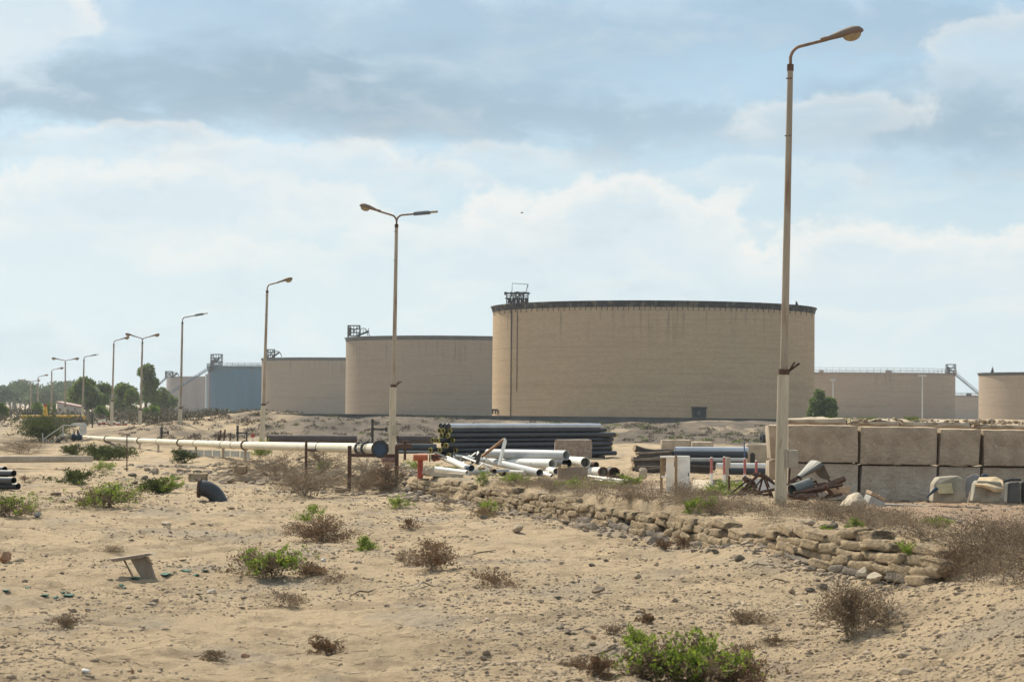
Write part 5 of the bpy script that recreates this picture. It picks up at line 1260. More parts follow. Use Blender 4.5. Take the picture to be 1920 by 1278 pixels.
# concrete steps block and handrail
root = thing('stair_rail', 'pale handrail and dark ramp beside the round bush', 'handrail', tuple(at(100, 835, 138)))
m_ = MB(); W_ = .045
for x0, y0, x1, y1 in ((83, 822, 118, 798), (86, 834, 120, 812), (118, 797, 158, 797), (118, 797, 118, 822), (158, 797, 158, 815), (83, 820, 80, 834), (87, 822, 87, 838), (119, 816, 120, 816), (80, 811, 80, 832)): m_.tube([at(x0, y0, 138), at(x1, y1, 138)], W_, 5)
m_.build('rail', M('rail_pale', (.45, .43, .38), .7), root)
m_ = MB(); m_.box(at(107, 829, 138), (1.15, .5, .1), rot=Matrix.Rotation(-.62, 3, 'Y')); m_.build('ramp', MT.dark, root)
m_ = MB(); m_.box(at(148, 795, 139), (.75, 1.2, .12)); m_.box(at(156, 805, 139), (.22, 1.2, .6)); tag(m_.build('concrete_plinth', M('plinth_pale', (.50, .48, .45), .8), origin=tuple(at(148, 815, 139))), 'pale concrete plinth where the pipeline ends', 'plinth')
root = thing('valve_set', 'dark blue valve on the far end of the pipeline', 'valve', tuple(at(143, 823, 140)))
m_ = MB(); m_.tube([at(133, 819, 140), at(154, 819, 140)], .2, 10); m_.ring(at(138, 819, 140), (1, 0, 0), 0, .3, .1); m_.ring(at(148, 819, 140), (1, 0, 0), 0, .3, .1); m_.build('body', MT.blue, root)
m_ = MB(); m_.tube([at(146, 819, 140), at(146, 805, 140)], .07, 6); m_.build('stem', MT.dark, root)
m_ = MB(); m_.tube([at(118, 818, 139), at(134, 818, 140)], .15, 10); m_.build('spout', MT.cream, root)
# dark standpipes
def standpipe(x, y0, y1, d, arm, label):
    b_ = at(x, y1, d); g_ = gz(b_.x, d); root = thing('standpipe', label, 'standpipe', (b_.x, d, g_), 'dark standpipes on the yard')
    MB().tube([(b_.x, d, g_-.1), at(x, y0, d)], .06, 6).build('riser', MT.dark, root)
    m_ = MB(); m_.box(at(x, y0+2, d), (.12, .12, .3)); m_.box(at(x, y0+(y1-y0)*.35, d), (.16, .16, .16)); m_.build('valve', MT.dark, root)
    if arm: MB().tube([at(x, y0+(y1-y0)*.35, d), at(x+arm, y0+(y1-y0)*.36, d)]+([at(x+arm, y1, d)] if arm > 15 and d > 100 else []), .05, 6).build('arm', MT.dark, root)
    m_ = MB(); m_.box(at(x+arm, y0+(y1-y0)*.36, d), (.1, .1, .22)); m_.build('nozzle', MT.dark, root)
standpipe(698.5, 789, 832, 100, 26, 'dark standpipe with a side arm left of the twin lamp')
standpipe(445.5, 800, 832, 118, 17, 'dark standpipe shaped like an H left of the third lamp post')
standpipe(303, 803, 824, 125, 12, 'dark standpipe right of the twin lamp by the trees')
standpipe(173, 775, 812, 190, 0, 'slim dark standpipe left of the striped barriers')
for k, (x, y0, y1, ln_, lb) in enumerate(((408, 815, 830, 2, 'shortest dark stake left of the rusty stakes'), (411, 806, 830, 3, 'leaning rusty stake, left of the close pair'), (418, 805, 830, 4, 'leaning rusty stake, right of the close pair'), (431, 811, 830, 1, 'rusty stake standing alone right of the pair'))):
    a_ = at(x, y1, 112); b_ = at(x+ln_, y0, 112); a_.z = min(a_.z, gz(a_.x, 112)); tag(MB().tube([a_, b_], .05, 5).build('stake', MT.rust, origin=tuple(a_)), lb, 'stake', 'stakes beyond the pipeline')
root = thing('sign_post', 'small sign post with a red plate beyond the pipeline', 'sign', tuple(at(474, 830, 108)))
MB().box(at(474, 824, 108), (.1, .06, .4)).build('post', MT.white, root); MB().box(at(474, 816, 107.95), (.17, .05, .2)).build('plate', MT.red, root)
# striped barriers
bars = [(186, 788, 806), (195, 786, 806), (206, 790, 806), (214, 788, 804), (222, 790, 806), (236, 789, 805), (249, 790, 804)]
wb = ['left end of the row', 'second from the left', 'third from the left', 'middle of the row', 'third from the right', 'second from the right', 'right end of the row']
for k, (x, y0, y1) in enumerate(bars):
    d = 205; b_ = at(x, y1, d); root = thing('barrier_post', 'small red and white barrier post at the %s below the trees' % wb[k], 'barrier post', tuple(b_), 'red and white barrier posts')
    n = 4
    for j in range(n): MB().box((b_.x, d, b_.z+(j+.5)*(at(x, y0, d).z-b_.z)/n), (.24, .12, (at(x, y0, d).z-b_.z)/n*.98)).build('band', MT.red if j % 2 == 0 else MT.white, root)
m_ = MB(); m_.tube([at(186, 802, 206), at(250, 801, 206)], .1, 5); m_.tube([at(186, 794, 206), at(235, 796, 206)], .07, 5); tag(m_.build('barrier_rail', MT.rust, origin=tuple(at(186, 804, 206))), 'rusty double rail behind the red and white barrier posts', 'rail')
# long concrete beam lying left
m_ = MB(); a_ = at(-60, 861, 78); c_ = at(174, 859.5, 80); dd = c_-a_; m_.box((a_+c_)/2, (dd.length, .35, .24), rot=dd.to_track_quat('X', 'Z').to_matrix(), bev=.03, jit=.02); tag(m_.build('concrete_beam', MT.concd, origin=tuple((a_+c_)/2)), 'long grey concrete beam lying on the sand at the left', 'beam')
# small wall behind elbow
block(350, 390, 886, 918, 62, .3, 'small tilted concrete slab half buried above the black elbow', MT.bag, group='half buried slabs', name='concrete_slab', jit=.04, bev=.05, rz=.2)
block(436, 464, 872, 889, 64, .3, 'small concrete slab half buried under the cream pipe', MT.bag, group='half buried slabs', name='concrete_slab', jit=.04, bev=.05)

# black elbow pipe
d = 50; root = thing('elbow_pipe', 'black bent elbow pipe with a rusty flange sticking out of the sand', 'pipe', tuple(at(410, 942, d)))
pts = []; c_ = at(385, 918, d)
for q in np.linspace(0, 1, 12):
    a_ = q*math.pi*.52; pts.append(at(377+36*math.sin(a_), 914.5+38*(1-math.cos(a_)), d))
dv = (pts[1]-pts[0]).normalized()
MB().tube(pts, .195, 24, False).build('bend', MT.black, root)
m_ = MB(); m_.ring(pts[0]-dv*.04, dv, .17, .235, .06); m_.build('flange', MT.rust, root)
m_ = MB(); m_.ring(pts[0]-dv*.0, dv, 0, .17, .02); m_.build('inside', MT.dark, root)  # flat dark disc across the mouth stands in for the shaded hollow
# stump table
p = hit(262, 1085); d = p.y; root = thing('broken_stool', 'broken wooden board nailed on a splintered leaning stump in the sand', 'wooden stump', tuple(p))
def quadbox(P_, th, mt, name, rt, mdir=Vector((0, 1, 0))):
    k = len(P_); m_ = MB(); m_.add([Vector(q) for q in P_]+[Vector(q)+mdir*th for q in P_], [tuple(range(k)), tuple(range(2*k-1, k-1, -1))]+[((i+1) % k, i, i+k, (i+1) % k+k) for i in range(k)]); return m_.build(name, mt, rt)
quadbox([at(204, 1048, d), at(212, 1053, d), at(262, 1046, d), at(288, 1039, d), at(278, 1037, d), at(240, 1043, d)], .28, MT.wood, 'board', root)
quadbox([at(244, 1047, d+.05), at(276, 1044, d+.05), at(290, 1086, d+.02), at(266, 1086, d+.02), at(256, 1068, d+.05)], .14, MT.wood, 'stump', root)
MB().tube([at(232, 1048, d+.1), at(250, 1083, d)], .013, 5).build('brace', MT.cabbrown, root)
MB().tube([at(276, 1044, d), at(286, 1058, d-.02)], .016, 5).build('splinter', MT.cabbrown, root)
# bird
p = at(978.5, 399, 140); m_ = MB(); m_.tube([p+Vector((-.10, 0, -.02)), p, p+Vector((.12, 0, .03))], [.01, .04, .012], 6); root = thing('bird', 'tiny dark bird flying above the largest tank', 'bird', tuple(p))
m_.add([p+Vector((0, -.02, 0)), p+Vector((.04, -.02, .01)), p+Vector((.02, -.2, .13)), p+Vector((-.02, .02, 0)), p+Vector((.04, .02, .01)), p+Vector((.0, .22, .12))], [(0, 1, 2), (3, 5, 4)]); m_.build('body', MT.dark, root)

# ---------------------------------------------------------------- the cemented sandbag walls
def bag_proto(seed, L_=.46, W_=.34, H_=.135):
    rng = np.random.default_rng(seed); n, m = 26, 14; V = []; F = []
    for i in range(m+1):
        ph = math.pi*i/m-math.pi/2
        for k in range(n):
            th = 2*math.pi*k/n; f = lambda c, e: math.copysign(abs(c)**e, c)
            x = f(math.cos(ph), .28)*f(math.cos(th), .30)*L_/2; y = f(math.cos(ph), .42)*f(math.sin(th), .45)*W_/2; z = f(math.sin(ph), .5)*H_/2
            V.append((x, y, z))
    V = np.array(V); V *= (1+.15*vnoise(V[:, 0]*9+seed*3.3, (V[:, 1]+V[:, 2])*9, 6)+.17*vnoise(V[:, 0]*19+seed, (V[:, 1]+V[:, 2]*2)*20, 8)+.24*vnoise(V[:, 0]*45+seed, (V[:, 1]+V[:, 2]*2)*45, 12))[:, None]
    V[:, 2] += .02*np.sin(V[:, 0]*7+seed)
    F = [(i*n+k, i*n+(k+1) % n, (i+1)*n+(k+1) % n, (i+1)*n+k) for i in range(m) for k in range(n)]
    me = bpy.data.meshes.new('sandbag'); me.from_pydata([tuple(v) for v in V], [], F); me.polygons.foreach_set('use_smooth', [True]*len(F)); me.update(); return me
PB = []
for k in range(8):
    me = bag_proto(k+1); me.materials.append(MT.bag); PB.append(me)
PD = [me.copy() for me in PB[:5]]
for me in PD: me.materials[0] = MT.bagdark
def bag_wall(pts, label, seed, L_=.46, ragged=.12):
    rng = random.Random(seed)
    P_ = [(at(x, yt, d), at(x, yb, d)) for x, yt, yb, d in pts]
    c0 = P_[0][1]; root = thing('sandbag_wall', label, 'sandbag wall', tuple(c0), 'cemented sandbag walls along the terrace')
    cum = [0]
    for i in range(1, len(P_)): cum.append(cum[-1]+(P_[i][0].xy-P_[i-1][0].xy).length)
    T_ = cum[-1]; rows_ = 6; cnt = 0; rh = .122
    def sample(s):
        i = 0
        while i < len(cum)-2 and s > cum[i+1]: i += 1
        t = (s-cum[i])/(cum[i+1]-cum[i]); a = P_[i][0].lerp(P_[i+1][0], t); b = P_[i][1].lerp(P_[i+1][1], t); dr_ = (P_[i+1][0]-P_[i][0]).xy
        return a, b, math.atan2(dr_.y, dr_.x)
    for r_ in range(rows_):
        s = rng.uniform(-.1, .2)
        while s < T_:
            ln_ = L_*rng.uniform(.75, 1.2); a, b, an = sample(s+ln_/2)
            H_ = a.z-b.z; z = b.z-.02+r_*rh
            if z+rh*.4 > a.z or (rng.random() < ragged and r_ > 1) or cnt >= 99: s += ln_; continue
            z += rng.uniform(-.012, .012)
            nx, ny = -math.sin(an), math.cos(an)
            if nx < 0: nx, ny = -nx, -ny      # towards the terrace (+x)
            off = .02+r_*.035+rng.uniform(-.03, .03)
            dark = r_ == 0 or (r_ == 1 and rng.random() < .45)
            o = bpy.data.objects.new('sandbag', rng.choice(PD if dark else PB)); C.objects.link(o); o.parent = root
            o.location = Vector((a.x+nx*off, a.y+ny*off, z))-c0; o.rotation_euler = (rng.uniform(-.08, .08), rng.uniform(-.06, .06), an+rng.uniform(-.08, .08)+(math.pi if rng.random() < .5 else 0))
            sc_ = rng.uniform(.88, 1.12); o.scale = (ln_/.46*1.22, sc_, rng.uniform(1.05, 1.2)); cnt += 1
            s += ln_
    return root
bag_wall([(770, 893, 924, 55), (860, 903, 945, 52), (950, 915, 968, 47.5)], 'far stretch of cemented sandbag wall starting beside the orange hydrant', 1, .5)
bag_wall([(950, 915, 968, 47.5), (1040, 928, 977, 44), (1130, 946, 990, 40.6)], 'stretch of sandbag wall below the wooden crate', 2, .5)
bag_wall([(1140, 950, 992, 40.3), (1200, 956, 1006, 38), (1290, 966, 1030, 35.5), (1400, 990, 1046, 32.6)], 'stretch of sandbag wall below the cabinets and bollards', 3, .48)
bag_wall([(1425, 985, 1040, 32.2), (1500, 980, 1062, 30), (1600, 996, 1086, 28.4), (1745, 1022, 1106, 26.5)], 'nearest stretch of sandbag wall with clear courses below the lamp post', 4, .58, .03)

def rock_obj(px_, py_, wpx, hpx, lb, mt=None, seed=0, name='rock', elong=1.0, group='loose rocks', rz=0.0):
    p = hit(px_, py_); w = wpx*p.y/FPX; h = hpx*p.y/FPX; rng = np.random.default_rng(seed+int(px_))
    n, m = 16, 10; V = []
    for i in range(m+1):
        ph = math.pi*i/m-math.pi/2
        for k in range(n):
            th = 2*math.pi*k/n; V.append((math.cos(ph)*math.cos(th), math.cos(ph)*math.sin(th), math.sin(ph)))
    V = np.array(V)
    for _ in range(16):                                   # planar cuts make it angular
        nn = unit(rng.normal(size=(1, 3)))[0]; c_ = rng.uniform(.48, .80); dt = V @ nn; V = V-np.outer(np.maximum(0, dt-c_), nn)
    V *= (1+.2*vnoise(V[:, 0]*2+seed, V[:, 1]*2+V[:, 2]*2.4, 3)+.08*vnoise(V[:, 0]*6, V[:, 1]*6+V[:, 2]*7, 4))[:, None]
    V = V*np.array([w*.55, w*.42*elong, h*.62]); cz, sz = math.cos(rz), math.sin(rz)
    V = np.stack([V[:, 0]*cz-V[:, 2]*sz, V[:, 1], V[:, 0]*sz+V[:, 2]*cz], 1)
    V = V+np.array([p.x, p.y, p.z+h*.38]); F = np.array([(i*n+k, i*n+(k+1) % n, (i+1)*n+(k+1) % n, (i+1)*n+k) for i in range(m) for k in range(n)])
    o = np_mesh(name, V, F, mt or MT.rock, origin=tuple(p)); o.data.polygons.foreach_set('use_smooth', [True]*len(F)); o.data.set_sharp_from_angle(angle=R(35)); tag(o, lb, 'rock', group)
for k, a_ in enumerate((
    (970, 1000, 28, 17, 'slanted grey brown stone on the sand below the sandbag wall', None, 1, .5),
    (1122, 1112, 26, 15, 'angular stone alone in the middle of the open sand', None, 2, .1),
    (1194, 1085, 19, 11, 'small angular stone right of the middle one, near a black bit', None, 3, 0),
    (1086, 1128, 12, 8, 'small reddish clod below the angular stone', None, 4, 0),
    (1514, 989, 46, 19, 'smooth buff boulder on the terrace below the lamp post', None, 5, .1),
    (1562, 990, 34, 13, 'flat grey boulder right of the smooth buff boulder', MT.rockdark, 6, 0),
    (1603, 958, 58, 36, 'large pale white boulder in the scrub right of the scrap', M('rock_pale', (.50, .42, .32), .95, .2, 4, bump=.6, bscale=14), 7, .1),
    (1484, 1112, 16, 12, 'brown clod on the sand left of the big dry shrub', None, 8, 0),
    (1498, 1138, 18, 7, 'pale flat stone on the sand left of the big dry shrub', MATS['rock_pale'], 9, 0),
    (1620, 1085, 30, 26, 'pale rock wedged at the foot of the near sandbag wall', MATS['rock_pale'], 10, 0),
    (1640, 1092, 32, 22, 'second pale rock at the foot of the near sandbag wall', MATS['rock_pale'], 11, 0),
    (1385, 1050, 24, 13, 'grey rock at the right end of the middle sandbag stretch', MT.rockdark, 12, 0),
    (8, 1055, 30, 22, 'reddish brown rock cut by the left edge', M('rock_red', (.30, .17, .10), .95, .3, 5), 13, 0),
    (34, 1053, 28, 8, 'flat grey stone beside the reddish rock at the left edge', None, 14, 0),
    (69, 970, 17, 11, 'grey stone in the sand at the far left', M('rock_grey', (.26, .26, .24), .95, .2, 5), 15, 0),
    (309, 984, 20, 7, 'flat pale stone on the sand below the black elbow', MATS['rock_pale'], 16, 0),
    (431, 955, 17, 5, 'flat brown stone right of the elbow foot', None, 17, 0),
    (484, 922, 16, 8, 'whitish stone among the scrub right of the elbow', MATS['rock_pale'], 18, 0),
    (396, 1112, 24, 10, 'whitish cracked lump on the sand below the bright green shrub', MATS['rock_pale'], 19, 0),
    (460, 1232, 20, 10, 'reddish clod near the bottom of the picture', MATS['rock_red'], 20, 0),
    (248, 1262, 10, 9, 'small red stone near the bottom left', MATS['rock_red'], 21, 0),
    (1113, 1198, 14, 9, 'small reddish stone left of the near green shrub', MATS['rock_red'], 22, 0),
    (1148, 1216, 22, 9, 'pinkish stone just above the near green shrub', None, 23, 0),
    (640, 923, 30, 16, 'buff boulder between the legs of the pipe stand', None, 24, 0),
    (683, 912, 36, 18, 'rounded boulder behind the pipe stand', None, 25, 0),
    (600, 906, 30, 16, 'brown boulder left of the pipe stand', None, 26, 0),
    (430, 906, 34, 15, 'flat weathered boulder right above the elbow', None, 27, .2),
    (455, 897, 40, 12, 'long flat boulder under the pipeline', None, 28, -.2),
    (425, 888, 30, 12, 'grey boulder up the slope above the elbow', None, 29, .1),
    (470, 907, 26, 14, 'dark boulder in the scrub right of the elbow', MT.rockdark, 30, 0),
    (250, 893, 20, 7, 'dark flat stone at the foot of the lone post', MT.rockdark, 31, 0),
    (272, 899, 18, 7, 'dark flat stone right of the lone post', MT.rockdark, 32, 0),
    (252, 907, 16, 6, 'dark flat stone below the lone post', MT.rockdark, 33, 0),
    (104, 929, 26, 8, 'dark earth lump left of the wide green shrub', MT.rockdark, 34, 0),
    (812, 938, 20, 8, 'dark stones heaped at the foot of the far sandbag wall', MT.rockdark, 35, 0),
    (905, 973, 18, 7, 'dark stone at the foot of the wall below the hydrant', MT.rockdark, 36, 0),
    (1060, 983, 22, 9, 'dark stone fallen from the middle sandbag wall', MT.rockdark, 37, 0),
    (1250, 1020, 18, 8, 'grey fallen stone below the white cabinet', MT.rockdark, 38, 0),
    (1340, 1038, 18, 8, 'grey fallen stone below the red and white posts', MT.rockdark, 39, 0),
    (1110, 1062, 14, 6, 'black bit of rubber hose on the open sand', MT.rockdark, 40, 0),
    (1138, 1053, 12, 5, 'second black bit of rubber beyond the first', MT.rockdark, 41, 0),
    (1046, 1124, 17, 8, 'black lump left of the angular middle stone', MT.rockdark, 42, 0),
    (1541, 1105, 26, 11, 'black crusty lump left of the near wall foot', MT.rockdark, 43, 0),
    (1517, 1110, 20, 9, 'smaller black lump beside the crusty one', MT.rockdark, 44, 0))):
    rock_obj(a_[0], a_[1], a_[2], a_[3], a_[4], a_[5], a_[6], rz=a_[7])

# rubble at the foot of the walls and on the bank by the elbow
def rubble_band():
    rng = np.random.default_rng(77); P = []; S = []
    for (y0, y1, n) in ((26.5, 55, 1100), (55, 82, 1300)):
        y = rng.uniform(y0, y1, n); off = -np.abs(rng.normal(size=n))*.35-.15
        if y0 > 50: off = rng.normal(size=n)*2.0+.8
        x = xw(y)+off; s = .034*np.exp(rng.normal(size=n)*.5)*np.where(y > 50, 2.4, 1.0); s = np.minimum(s, .16)
        P.append(np.stack([x, y, ground(x, y)+s*.1], 1)); S.append(s)
    o = stones('wall_rubble', np.concatenate(P), np.concatenate(S), M('rubble_dark', (.19, .155, .12), .95, .3, 3, island=.45, col2=(.30, .23, .16)), rng); tag(o, 'broken grey stones fallen along the foot of the sandbag wall', 'rubble', kind='stuff')
    n = 500; px_ = rng.uniform(1600, 1990, n); z = np.array([at(x, 789, 51.8).z for x in px_]); x = np.array([at(x, 789, 51.8).x for x in px_]); y = 51.3+rng.uniform(0, 1.1, n)
    s = .035*np.exp(rng.normal(size=n)*.5); o = stones('slab_rubble', np.stack([x, y, z+.0+rng.uniform(-.03, .06, n)-np.interp(px_, [1600, 1990], [-.0, .07])], 1), s, MT.rock, rng); tag(o, 'loose rubble lying on top of the block wall slabs', 'rubble', kind='stuff')
rubble_band()

# ---------------------------------------------------------------- shrubs
_seed = [100]
def shrub(px_, py_, wpx, hpx, kind, lb, dens=1.0, group=None, deep=1):
    p = hit(px_, py_); w = wpx*p.y/FPX; h = hpx*p.y/FPX; _seed[0] += 1
    root = thing('shrub', lb, 'shrub', tuple(p), group or {'green': 'green shrubs', 'mixed': 'green shrubs', 'dark': 'green shrubs'}.get(kind, 'dry shrubs'))
    shrub_mesh(root, p, w, h, kind, _seed[0], dens)
SH = [
 (1225, 1275, 150, 62, 'mixed', 'left half of the large bright green shrub at the bottom edge', 2.3),
 (1310, 1278, 170, 78, 'mixed', 'tallest green and brown shrub at the bottom edge', 2.5),
 (1190, 1206, 50, 28, 'green', 'small green sprig just above the large shrub at the bottom', 1.2),
 (1375, 1285, 120, 50, 'red', 'brown shrub at the right of the large green shrub', 2.5),
 (1390, 1240, 50, 30, 'dry', 'small dry tuft right above the large green shrub', 1.2),
 (1118, 1268, 50, 34, 'red', 'rust brown tuft left of the large green shrub', 1.5),
 (1080, 1252, 46, 18, 'dry', 'low dry tuft further left of the large green shrub', 1.2),
 (1600, 1190, 130, 92, 'dry', 'large dry brown shrub on the sand below the near sandbag wall', 3.6),
 (1665, 1170, 90, 50, 'grey', 'bleached twiggy shrub leaning right of the large dry one', 2.0),
 (1400, 1168, 70, 22, 'dry', 'low dark dead tuft left of the large dry shrub', 2.0),
 (1452, 1212, 40, 20, 'dry', 'tiny dead tuft on the sand above the bottom right', .8),
 (510, 1082, 112, 46, 'mixed', 'bright green shrub in the left middle of the sand', 3.0),
 (470, 1062, 50, 40, 'dry', 'dry brown tuft behind the left end of the bright green shrub', 1.5),
 (575, 1080, 60, 24, 'red', 'rust brown tuft at the right end of the bright green shrub', 1.6),
 (600, 1014, 106, 40, 'red', 'wide rust brown shrub on the sand below the pipe stand', 3.0),
 (583, 978, 50, 30, 'green', 'pale green shrub just above the wide rust brown one', 1.3),
 (683, 1033, 38, 24, 'green', 'small bright green tuft in the middle of the sand', 1.6),
 (760, 1060, 40, 26, 'dry', 'dark brown tuft left of the rust coloured pair', 1.2),
 (815, 1068, 70, 40, 'red', 'rust brown shrub in the middle of the open sand', 2.2),
 (812, 1030, 44, 16, 'red', 'low rust brown tuft above the middle rust brown shrub', 1.2),
 (768, 990, 32, 16, 'red', 'small rust tuft higher up left of the middle', 1.0),
 (932, 1102, 76, 26, 'red', 'spreading rust brown sprig right of the middle shrub', 1.0),
 (540, 1138, 70, 26, 'dry', 'low dull brown tuft below the bright green shrub', 1.3),
 (628, 1092, 36, 18, 'dry', 'tiny brown tuft right below the bright green shrub', .8),
 (130, 1178, 56, 24, 'dry', 'dark dead twigs on the sand at the left', 1.6),
 (610, 1226, 54, 30, 'red', 'brown shrub near the bottom left of the middle', 1.5),
 (402, 1238, 42, 16, 'dry', 'dark tuft near the bottom left', 1.2),
 (1210, 1168, 30, 18, 'red', 'tiny rust tuft above the large green shrub', .8),
 (1140+10, 1195-8, 40, 14, 'dry', 'tiny dry tuft left above the large green shrub', .8),
 (215, 1035, 42, 10, 'dry', 'low dry tuft just above the broken wooden board', 1.0),
 (200, 952, 120, 40, 'mixed', 'wide green shrub with brown twigs left of the elbow', 3.0),
 (290, 925, 46, 26, 'dark', 'dull green shrub right behind the wide green one', 1.4),
 (312, 924, 60, 28, 'green', 'bright yellow green shrub just left of the elbow', 2.0),
 (195, 890, 36, 24, 'green', 'small green shrub left of the lone post', 1.4),
 (20, 968, 70, 40, 'mixed', 'green and brown shrub at the left edge below the black pipes', 2.0),
 (60, 965, 60, 22, 'dry', 'dry scrub tuft right of the left edge shrub', 1.4),
 (145, 905, 70, 20, 'dark', 'dull low shrub on the sand right of the black pipes', 1.3),
 (50, 905, 24, 12, 'red', 'small rusty tuft at the tip of the black pipes', .8),
 (488, 862, 36, 34, 'green', 'fresh green bush growing up against the pipeline', 2.2),
 (575, 930, 130, 50, 'dry', 'wide brown dry shrub below the pipe, left of the stand', 3.0),
 (520, 900, 110, 50, 'dry', 'brown dry scrub below the pipe left of the stand', 2.4),
 (610, 885, 90, 46, 'dry', 'brown twiggy bush behind the thin portal', 2.2),
 (690, 895, 80, 44, 'grey', 'grey twiggy bush behind the rusty portal', 2.4),
 (730, 918, 70, 44, 'red', 'reddish dry bush at the start of the sandbag wall', 2.2),
 (680, 925, 60, 34, 'dry', 'brown dry bush in front of the rusty portal', 2.0),
 (606, 885, 30, 20, 'green', 'small green tuft behind the rusty portal', 1.0),
 (740, 955, 50, 26, 'green', 'pale green shrub below the start of the sandbag wall', 1.3),
 (836, 958, 34, 32, 'dry', 'thin dry shrub against the far sandbag wall', 1.2),
 (912, 968, 34, 28, 'green', 'green tuft growing out of the sandbag wall foot', 1.6),
 (905, 972, 44, 18, 'red', 'rust tuft at the foot of the sandbag wall', 1.2),
 (904, 915, 24, 26, 'green', 'small green sprig on top of the far sandbag wall', 1.2),
 (965, 905, 60, 16, 'green', 'low bright green plant in front of the pipe heap', 2.0),
 (1060, 916, 60, 16, 'green', 'bright green plant at the foot of the wooden crate', 2.0),
 (1128, 915, 50, 14, 'green', 'low green plant right of the wooden crate', 1.4),
 (1185, 915, 46, 20, 'green', 'round bright green plant left of the concrete stump', 2.2),
 (1350, 928, 60, 24, 'green', 'bright green plant at the foot of the red posts', 2.2),
 (1395, 928, 60, 24, 'green', 'bright green plant behind the left scrap heap', 1.8),
 (845, 888, 90, 14, 'green', 'thin green weeds along the white pipe by the hydrant', 1.6),
 (776, 880, 30, 16, 'green', 'green weeds left of the hydrant', 1.0),
 (1300, 962, 30, 24, 'green', 'thin yellow green plant on the terrace below the cabinet', 1.2),
 (1330, 960, 24, 26, 'green', 'thin green plant below the red posts', 1.0),
 (1280, 1030, 26, 20, 'red', 'small rust tuft under the middle sandbag wall', 1.2),
 (1243, 1028, 24, 14, 'red', 'tiny rust tuft under the middle sandbag wall end', 1.0),
 (1550, 1014, 26, 22, 'green', 'olive green tuft growing on the near sandbag wall', 1.6),
 (1592, 1016, 20, 22, 'green', 'bright green tuft growing between near sandbags', 1.6),
 (1604, 992, 22, 18, 'green', 'bright green sprig on top of the near sandbag wall', 1.3),
 (1720, 1055, 50, 30, 'green', 'bright green tuft at the right end of the near sandbag wall', 2.4),
 (1755, 990, 50, 18, 'green', 'low green plant on the pink yard sand', 1.2),
 (75, 829, 84, 46, 'dark', 'large round olive bush by the handrail', 7.0),
 (195, 862, 80, 22, 'dark', 'dark olive brown bush under the far end of the pipeline', 3.0),
 (130, 852, 44, 16, 'dark', 'low olive bush left of the bush under the pipeline', 1.5),
 (40, 850, 90, 26, 'dry', 'dry brown scrub at the left below the round bush', 3.0),
 (345, 868, 36, 22, 'dark', 'olive shrub on the slope below the low grey wall', 1.4),
]
for s_ in SH: shrub(*s_[:6], dens=s_[6])

def scrub_band(name, lb, pix, kind_mats, seed, wr, hr, cat_='scrub'):
    """a continuous thicket: many twiggy tufts in one mesh"""
    rng = np.random.default_rng(seed); S1 = []; L1 = []
    for (px_, py_) in pix:
        p = np.array(hit(px_, py_)); w = rng.uniform(*wr); h = rng.uniform(*hr)
        sg, tp = fit(*twiggery(p, w, h, 6, rng, 4, .004), p, w, h)
        S1 += [sticks(a, b, q, q*.7) for a, b, q in sg]
        P, D_ = tp[-1]; k = 2; P = np.repeat(P, k, 0)+rng.normal(size=(len(P)*k, 3))*.025; D_ = np.repeat(D_, k, 0)+rng.normal(size=P.shape)*.2
        sz = rng.uniform(.012, .03, len(P)); L1.append(leaves(P, D_, sz, sz*.5, rng))
    V, F = cat(S1); o = np_mesh(name, V, F, kind_mats[0]); tag(o, lb, cat_, kind='stuff')
    V, F = cat(L1); l = np_mesh('leaves', V, F, kind_mats[1], o); l['kind'] = 'stuff'
rg = random.Random(8); pix = []
for k in range(115):
    x = rg.uniform(1020, 1740); t = np.interp(x, [1020, 1180, 1300, 1420, 1560, 1740], [925, 945, 958, 978, 980, 1015]); pix.append((x, t-rg.uniform(-2, 30)))
for k in range(14): pix.append((rg.uniform(940, 1060), rg.uniform(905, 925)))
scrub_band('terrace_scrub', 'tangled band of dry brown scrub along the terrace edge', pix, (MT.twig, MT.leaf_dry), 61, (.35, .85), (.10, .30))
pix = [(rg.uniform(1755, 1990), rg.uniform(1010, 1100)) for _ in range(46)]
scrub_band('bank_scrub', 'dense dry brown scrub on the bank at the right edge', pix, (M('twig_brown', (.15, .105, .07), .9, island=.4), MT.leaf_dry), 62, (.5, .9), (.25, .42))
rg = random.Random(18); pix = []
for k in range(60):
    x = rg.uniform(400, 760); pix.append((x, np.interp(x, [400, 560, 760], [880, 900, 905])+rg.uniform(-18, 22)))
scrub_band('slope_scrub', 'sparse dry brown scrub on the stony slope below the pipeline', pix, (MT.twig, MT.leaf_dry), 63, (.4, 1.2), (.10, .35))
